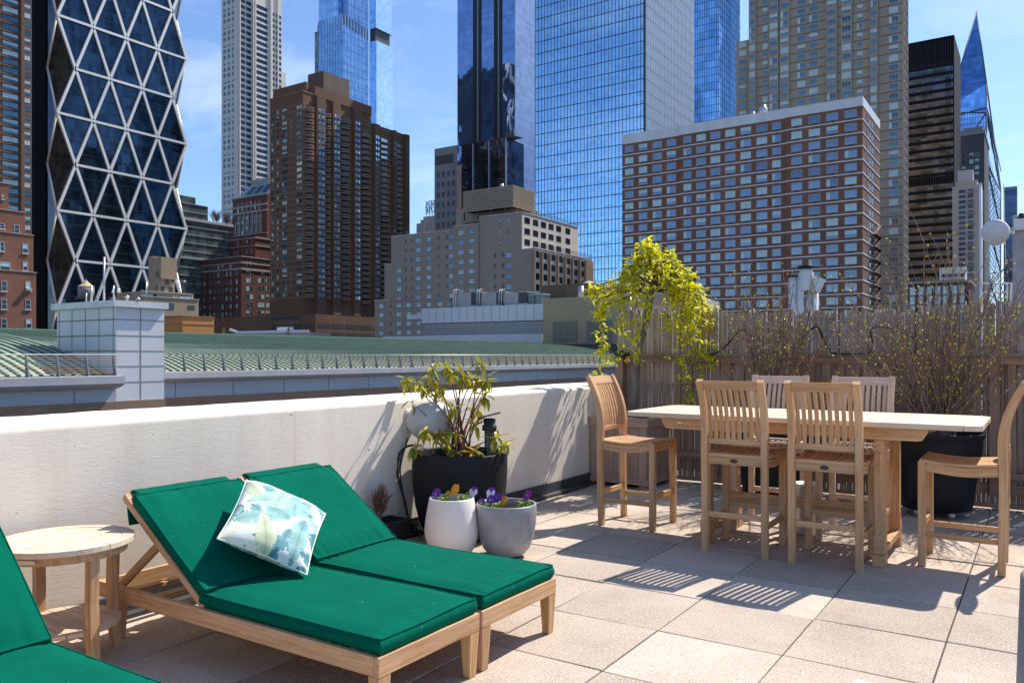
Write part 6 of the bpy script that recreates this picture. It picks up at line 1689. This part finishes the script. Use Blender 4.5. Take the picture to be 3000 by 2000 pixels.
def wing(ue, va, vb, zp=-1.05, sp=3.9):
    g = MB(); prof = [(ue-.6, .42), (ue, .42), (ue+.75, .40), (ue+.75, .06), (ue+.55, -.08), (ue+.1, -.20), (ue-.6, -.20)]
    g.prism([(x, va, z) for x, z in prof], (0, vb-va, 0)); g.build('gutter_ledge', simple('ledge_metal', (.43, .42, .43), .5, .1, .12, .5), hall)
    part(hall, 'fascia_panel', GPN, [(ue-.4, ue, va, vb, zp, -.20)])
    part(hall, 'panel_joint', JT, [(ue+.001, ue+.012, v, v+.05, zp, -.2) for v in [va+sp*k for k in range(1, int((vb-va)/sp)+1)]])
    part(hall, 'wall', BASE, [(ue-30, ue+.12, va, vb, G, zp)])
wing(UW, -12, vBx-.02, -.80); wing(UE, vBx+2.5, VE+3)
# railing with leaning posts and wires; posts individually
def rail(ue, va, vb, sp, cap):
    n = int((vb-va)/sp); pos = [vb-.15-sp*k for k in range(n+1)] if ue == UW else [va+.35+sp*k for k in range(n+1)]
    g0 = None; stuffg = MB()
    for i, v in enumerate(pos):
        P = [(ue+.05, v, .42), (ue+.32, v, .42), (ue+.06, v, 1.36), (ue+.0, v, 1.36)]
        if i < cap:
            g = MB(); g.prism([(x, y-.035, z) for x, y, z in P], (0, .07, 0)); g.build('rail_post', simple_post, hall)
        else: stuffg.prism([(x, y-.035, z) for x, y, z in P], (0, .07, 0))
    if stuffg.v: tag(stuffg.build('rail_post', simple_post, hall), kind='stuff')
    g = MB(); g.tube([(ue+.04, va, 1.37), (ue+.04, vb, 1.37)], .028, 6); g.build('handrail', simple_rail, hall)
    g = MB()
    for k in range(8): z = .55+.10*k; x = ue+.28-.24*(z-.42)/.94; g.tube([(x, va, z), (x, vb, z)], .009, 4)
    g.build('rail_wire', simple_wire, hall)
simple_post = simple('post_steel', (.13, .14, .16), .5, .3); simple_rail = simple('rail_steel', (.55, .52, .48), .4, .4); simple_wire = simple('rusty_wire', (.42, .28, .20), .6, .2)
rail(UW, -12, vBx-.02, 1.28, 30); rail(UE, vBx+2.6, VE, 1.32, 45)
# white panelled box
b = bld('panelled_box', 'white metal panelled plant room standing up through the green roof', (uBl+uBx)/2, vBx+1.2)
zT_ = zz(889, 37.5)-.15; v2_ = vR(481, uBx); BZ = -.79
part(b, 'wall', WPN, [(uBl, uBx, vBx, v2_, BZ, zT_)])
part(b, 'cornice', simple('cornice_metal', (.58, .58, .59), .4, .1), [(uBl-.15, uBx+.22, vBx-.22, v2_+.1, zT_+.002, zT_+.30)])
g = MB(); hh_ = 2.16
for k in range(1, 4): z = zT_-k*(34.5*37.5/F*1.22)
zs = [zz(p, 37.5) for p in (935, 982, 1027.5, 1073, 1120)]
for z in zs: g.box(uBl, uBx+.012, vBx-.012, vBx-.001, z-.03, z+.03); g.box(uBx+.001, uBx+.013, vBx, v2_, z-.02, z+.02)
for px in (174, 211, 250.5, 290, 332): g.box(uL(px, vBx)-.02, uL(px, vBx)+.02, vBx-.0125, vBx-.001, BZ, zT_)
g.box(uBx+.001, uBx+.0135, vR(412, uBx)-.02, vR(412, uBx)+.02, BZ, zT_)
g.build('panel_joint', JT, b)
part(b, 'base', BASE, [(uBl, uBx+.1, vBx-.05, v2_, G, BZ-.001)])
# roof gear on the box
zr = zT_+.302
def pole(px, pyt, v, r, lab, nm='vent_pipe', cat='pipe', cap=False):
    u, Y = on_v(px, v); g = MB(); zt_ = zz(pyt, Y); prof = [(0, zr), (r, zr), (r, zt_-(.12 if cap else 0))]
    if cap: prof += [(r*1.7, zt_-.12), (r*1.7, zt_-.06), (0, zt_+.02)]
    else: prof += [(0, zt_)]
    g.lathe(prof, (u, v, 0), 12); tag(g.build(nm, METAL), lab, cat)
pole(305, 753, vBx+.6, .045, 'tallest pale antenna mast on the white panelled box', 'antenna_mast', 'antenna')
pole(253, 858, vBx+.5, .03, 'short thin pipe nearest the water tower on the panelled box')
pole(268, 838, vBx+.5, .05, 'thicker grey pipe in front of the wooden water tower')
pole(429, 826, vBx+1.2, .03, 'thin whip antenna standing at the right part of the panelled box', 'antenna_mast', 'antenna')
pole(372, 865, vBx+1, .06, 'capped vent pipe right of the small dish on the panelled box', cap=True)
pole(405, 871, vBx+1, .055, 'smaller capped vent pipe nearest the whip antenna', cap=True)
u, Y = on_v(334, vBx+.8); g = MB(); g.tube([(u, vBx+.8, zr), (u, vBx+.8, zz(855, Y)), (u+.1, vBx+.7, zz(848, Y))], .05, 8)
b = empty('small_dish', (u, vBx+.8, zr)); tag(b, 'small white satellite dish on a bent mast on the panelled box', 'satellite dish'); g.build('mast', METAL, b)
g = MB(); Md = Vector((-.5, -.85, .25)).to_track_quat('Z', 'Y').to_matrix().to_4x4(); g.lathe([(0, 0), (.12, .02), (.2, .08), (.19, .09), (.11, .035), (0, .015)], tuple(pt(336, 848, Y-.2)), 24, 0, Md); g.lathe([(0, -.12), (.1, -.12), (.1, 0), (0, 0)], tuple(pt(343, 850, Y)), 16, 0, Md); g.build('dish', WPLAS, b)

# ---- white panel roof building and tan wall beyond the hall
vq = 101; 
b = bld('white_panel_building', 'white panelled rooftop plant building with grey louvres beyond the green roof', uL(1400, vq), vq+6)
uA, uB = uL(1235, vq), uL(1591, vq); Y1 = on_v(1591, vq)[1]
part(b, 'wall', simple('louvre_grey', (.20, .21, .24), .6), [(uA, uB, vq+.3, vq+14, G, zz(937, Y1))])
zp0, zp1 = zz(937, Y1), zz(889.5, Y1)
part(b, 'panel_band', simple('white_blue_panel', (.52, .56, .62), .4, .1, .04), [(uA, uB, vq, vq+14, zp0+.002, zp1), (uL(1186, vq), uA-.002, vq+.5, vq+8, zz(929, on_v(1210, vq)[1])-.3, zz(921, on_v(1210, vq)[1]))])
g = MB()
for k in range(1, 15): x = uA+(uB-uA)*k/15; g.box(x-.03, x+.03, vq-.02, vq-.002, zp0, zp1)
g.build('panel_joint', JT, b)
g = MB(); z = zz(994, Y1)
while z < zp0-.2: g.box(uA+.3, uB-.1, vq+.12, vq+.298, z, z+.12); z += .27
g.build('louvre', simple('louvre_blade', (.42, .44, .48), .5, .2), b)
part(b, 'base_strip', simple('pale_strip', (.55, .57, .6), .5), [(uA-8, uB, vq-.4, vq+.1, zz(990, Y1)-1.5, zz(978, Y1))])
HV = simple('hvac_grey', (.36, .345, .35), .6, .1, .1, .6)
for i, (px, w_) in enumerate(((1368, 56), (1440, 62), (1505, 62))):
    ua_, ub_ = uL(px-w_/2, vq+2), uL(px+w_/2+8, vq+2); Yv = on_v(px, vq+2)[1]
    h_ = bld('hvac_unit', ['leftmost grey air handling unit on the white panelled building', 'middle grey air handling unit on the white panelled building', 'grey air handling unit on the white panelled building next to the green ones'][i], (ua_+ub_)/2, vq+3, 'air handling units on the white building', 'machine'); h_.location.z = zp1
    part(h_, 'casing', HV, [(ua_, ub_-1.6, vq+2, vq+5, zp1+.4, zz(856, Yv))]); part(h_, 'intake', FRAME_D, [(ub_-1.55, ub_-.2, vq+2.1, vq+4.8, zp1+.5, zz(858, Yv))]); part(h_, 'frame', HV, [(ua_-.05, ub_, vq+1.95, vq+5.05, zp1+.001, zp1+.39), (ub_-1.6, ub_, vq+1.98, vq+5.02, zz(858, Yv)+.01, zz(855, Yv))])
    g = MB()
    for q in (0, .55): x = ua_-.55+q*.8; g.tube([(x, vq+1.7, zp1), (x, vq+1.7, zz(848, Yv)), (x+.3, vq+2.2, zz(846, Yv))], .10, 8)
    g.build('pipe', METAL, h_)
for i, px in enumerate((1555, 1579)):
    Yv = on_v(px, vq+3)[1]; h_ = bld('vent_unit', ['left one of two green grey vent boxes beside the tan wall', 'right one of two green grey vent boxes beside the tan wall'][i], uL(px, vq+3), vq+3, 'green grey vent boxes', 'machine'); h_.location.z = zp1
    part(h_, 'casing', simple('green_grey_metal', (.15, .20, .20), .6), [(uL(px-11, vq+2.5), uL(px+10, vq+2.5), vq+2.5, vq+4.5, zp1+.001, zz(866+i*-2, Yv))]); part(h_, 'lid', simple('green_grey_lid', (.26, .33, .33), .6), [(uL(px-12, vq+2.4), uL(px+11, vq+2.4), vq+2.4, vq+4.6, zz(866-i*2, Yv)+.002, zz(862-i*2, Yv))])
vq2 = 98
b = bld('tan_brick_hall', 'tan brick wall with two louvred vents left of the weeping tree', uL(1700, vq2), vq2+6)
TAN = brick('tan_hall_brick', (.44, .345, .23), (.39, .30, .20), (.26, .21, .15), .35, .1, .08)
Y2 = on_v(1591, vq2)[1]; Y3 = on_v(1790, vq2)[1]
part(b, 'wall', TAN, [(uL(1591, vq2), uL(1990, vq2), vq2, vq2+12, G, zz(877, Y2))])
part(b, 'coping', simple('dull_coping', (.42, .36, .28), .7), [(uL(1590, vq2), uL(1990, vq2), vq2-.1, vq2+.3, zz(877, Y2)+.002, zz(875, Y2))])
for a, c in ((1620, 1692), (1719, 1794)):
    g = MB(); z = zz(1003, Y3); 
    while z < zz(937, Y3): g.box(uL(a, vq2), uL(c, vq2), vq2-.08, vq2-.003, z, z+.13); z += .24
    g.build('vent_louvre', simple('taupe_louvre', (.30, .25, .20), .6), b)
    part(b, 'vent_recess', FRAME_D, [(uL(a, vq2), uL(c, vq2), vq2-.004, vq2-.001, zz(1003, Y3), zz(937, Y3))])
part(b, 'upper_block', brick('brown_upper_brick', (.17, .115, .08), (.14, .095, .065), (.14, .11, .09)), [(uL(1582, vq2+10), uL(1738, vq2+10), vq2+10, vq2+20, G, zz(845, 132))])
part(b, 'dark_base', FRAME_D, [(uL(1592, vq2), uL(1990, vq2), vq2-.05, vq2-.0045, zz(1046, Y3), zz(1006, Y3))])
pole2 = MB(); u, Y = on_v(1702, vq2+6); pole2.lathe([(.4, zz(878, Y2)), (.4, zz(838, Y)), (0, zz(838, Y))], (u, vq2+6, 0), 16); tag(pole2.build('metal_flue', METAL), 'round metal flue above the tan louvred wall', 'pipe')
g = MB(); u, Y = on_v(1725, vq2+16); g.lathe([(1.9, zz(846, Y)), (1.9, zz(841, Y)), (.9, zz(828, Y)), (0, zz(822, Y))], (u, vq2+16, 0), 8, 0, None, False); tag(g.build('lantern_roof', simple('verdigris_cap', (.30, .42, .36), .5), None), 'small verdigris roof lantern behind the tan wall', 'roof lantern')
b = bld('peach_house', 'peach stucco rooftop house half hidden by the weeping tree', uL(1960, 85), 85)
part(b, 'wall', simple('peach_stucco', (.62, .42, .28), .8), [(uL(1870, 85), uL(1992, 85), 85, 92, G, zz(893, on_v(1960, 85)[1]))])
part(b, 'stair_head', simple('grey_stucco', (.50, .49, .48), .8), [(uL(1992, 85)+.01, uL(2052, 85), 84.5, 91, G, zz(878, on_v(1960, 85)[1]))])
g = MB(); u, Y = on_v(1845, 60); g.tube([(u, 60, -3), (u, 60, zz(842, Y))], .16, 12); g.tube([(u-.5, 60, zz(862, Y)), (u+.1, 60, zz(862, Y))], .05, 8); tag(g.build('vent_stack', METAL), 'tall pale metal vent stack seen through the left side of the weeping tree', 'pipe')
# low roofs on the skyline left of centre: pale awnings, bits of planting
b = bld('low_roof', 'white edged low roof just above the green ridge below the brown tower', uL(800, 150), 150)
g = MB(); a0_, a1_ = uL(680, 150), uL(905, 150); Yv = on_v(800, 150)[1]
g.box(a0_, a1_, 150, 158, G, zz(975, Yv)); g.build('wall', simple('pale_mauve_wall', (.45, .36, .34), .8), b)
g = MB(); g.sweep([(a0_-1, 149.9, zz(962, Yv)), (a0_+2.5, 149.9, zz(971, Yv)), (a1_, 149.9, zz(972, Yv))], .15, .35, (0, 1, 0)); g.box(uL(820, 152), uL(852, 152), 151, 153, zz(974, Yv), zz(958, Yv)); g.build('white_edge', simple('white_edge_paint', (.75, .75, .77), .6), b)
for i, px in enumerate((553, 575, 618, 655, 845)):
    g = MB(); rr = random.Random(90+i); u, Y = on_v(px, 66 if i < 3 else 100); s_ = 1 if i == 0 else .6 if i < 3 else 1.3; v_ = 66 if i < 3 else 100
    for k in range(160): q = rr.random(); g.leaf((u+rr.gauss(0, .22)*s_*(1-q*.8), v_+rr.gauss(0, .22)*s_*(1-q*.8), zz(984, Y)+q*1.2*s_), (rr.uniform(-1, 1), rr.uniform(-1, 1), rr.uniform(0, 1.5)), (0, 0, 1), .2*s_, .08*s_)
    tag(g.build('evergreen_shrub', leafmat('dark_conifer', [(.03, .06, .015), (.08, .12, .03), (.2, .2, .05)], .2) if i % 2 == 0 else leafmat('olive_shrub', [(.2, .2, .03), (.3, .24, .05)], .2)), ['dark pointed conifer in front of the orange brick box', 'low brownish shrub at the right side of the orange box', 'small yellow green shrub right of the orange box', 'leafy green shrub beside the white edged low roof', 'autumn coloured shrub under the brown tower podium'][i], 'plant')

# ---- chimney, dish and pillar beyond the fence
b = empty('white_chimney', (*to_uv(2365, 14), 0)); tag(b, 'white metal chimney cluster with dark cap rising behind the fence', 'chimney')
vY = 14.0
def cyl(g, px, y0, y1, r, n=20, Y=vY, M=None):
    u, v = to_uv(px, Y); g.lathe([(0, zz(y1, Y)), (r, zz(y1, Y)), (r, zz(y0, Y)), (0, zz(y0, Y))], (u, v, 0), n)
g = MB(); cyl(g, 2322, 812, 1100, .065); cyl(g, 2344, 806, 1100, .07); cyl(g, 2380, 845, 1100, .10); g.build('flue', WPLAS, b)
g = MB(); u, v = to_uv(2362, vY); g.lathe([(.14, zz(852, vY)), (.12, zz(800, vY)), (.09, zz(788, vY)), (0, zz(787, vY))], (u, v, 0), 20); a, c = to_uv(2392, vY-.1); g.box(-.09, .09, -.09, .09, -.12, .12, 0, Matrix.Translation((a, c, zz(835, vY))) @ Matrix.Rotation(R(30), 4, 'Z') @ Matrix.Rotation(R(25), 4, 'Y')); g.build('hood', WPLAS, b)
g = MB(); cyl(g, 2322, 806, 812, .085); cyl(g, 2362, 779, 785, .14); cyl(g, 2362, 785, 790, .05); g.build('cap', BLACKP, b)
pu_, pv_ = to_uv(2990, 17)
b = empty('white_pier', (pu_, pv_, G)); tag(b, 'pale stucco chimney pier cut by the right edge, above the fence', 'chimney')
u_a, v_a = to_uv(2966, 17); 
part(b, 'shaft', simple('pale_stucco', (.42, .41, .42), .8), [(u_a, u_a+3, v_a, v_a+1.2, G, zz(632, 17))], .02)
ab, cb = to_uv(2978, 16.6); g = MB(); g.box(u_a+.03, u_a+.28, v_a-.10, v_a-.001, zz(677, 17), zz(644, 17)); g.build('equipment_box', WPLAS, b, .005)
g = MB(); g.tube([(u_a+.16, v_a-.03, zz(644, 17)), (u_a+.16, v_a-.03, zz(628, 17))], .05, 10); g.build('cable_gland', BLACKP, b)
b = empty('dish_antenna', tuple(pt(2920, 683, 16.4))); tag(b, 'white drum shaped satellite dish at the upper right, beside the pale pier', 'satellite dish')
g = MB(); ax = (-.25*Vector((cA, sA, 0))+ -.93*Vector((-sA, cA, 0))*.75+Vector((0, 0, -.35))); ax = (Vector((cA, sA, 0))*-.80+Vector((-sA, cA, 0))*-.62+Vector((0, 0, -.22))).normalized(); Md = ax.to_track_quat('Z', 'Y').to_matrix().to_4x4(); cd = pt(2914, 682, 16.4)
g.lathe([(0, .085), (.09, .08), (.18, .055), (.245, .0), (.262, -.01), (.262, -.03), (.25, -.04), (.235, -.15), (.19, -.22), (.10, -.28), (0, -.30)], tuple(cd), 36, 0, Md); g.build('drum', WPLAS, b)
g = MB(); hp = Vector((u_a+.02, v_a-.03, zz(680, 17))); cable([tuple(cd+Vector((.05, 0, .27))), tuple(cd.lerp(hp, .5)+Vector((0, 0, .2))), tuple(hp)], .012); cable([tuple(cd+Vector((.05, 0, -.2))), tuple(cd.lerp(hp, .6)+Vector((0, 0, -.1))), tuple(hp)], .010); g.box(hp.x-.05, hp.x+.03, hp.y-.05, hp.y+.05, hp.z-.06, hp.z+.08); g.build('mount', METAL, b)
b = empty('railing_pole', tuple(pt(2873, 900, 20))); tag(b, 'thin pale pole with low white railing bars behind the right of the fence', 'pole')
g = MB(); u, v = to_uv(2873, 20); g.tube([(u, v, -1), (u, v, zz(540, 20))], .03, 8); g.lathe([(0, zz(540, 20)), (.045, zz(539, 20)), (0, zz(535, 20))], (u, v, 0), 10); g.build('pole', WPLAS, b)
g = MB()
for py in (830, 856): a = pt(2874, py, 20); c = pt(2964, py, 20); g.tube([a, c], .022, 6)
for px in (2950, 2962): g.tube([pt(px, 828, 20), pt(px, 930, 20)], .03, 6)
g.tube([pt(2940, 540, 20), pt(2947, 780, 20)], .012, 5)
g.build('railing', WPLAS, b)
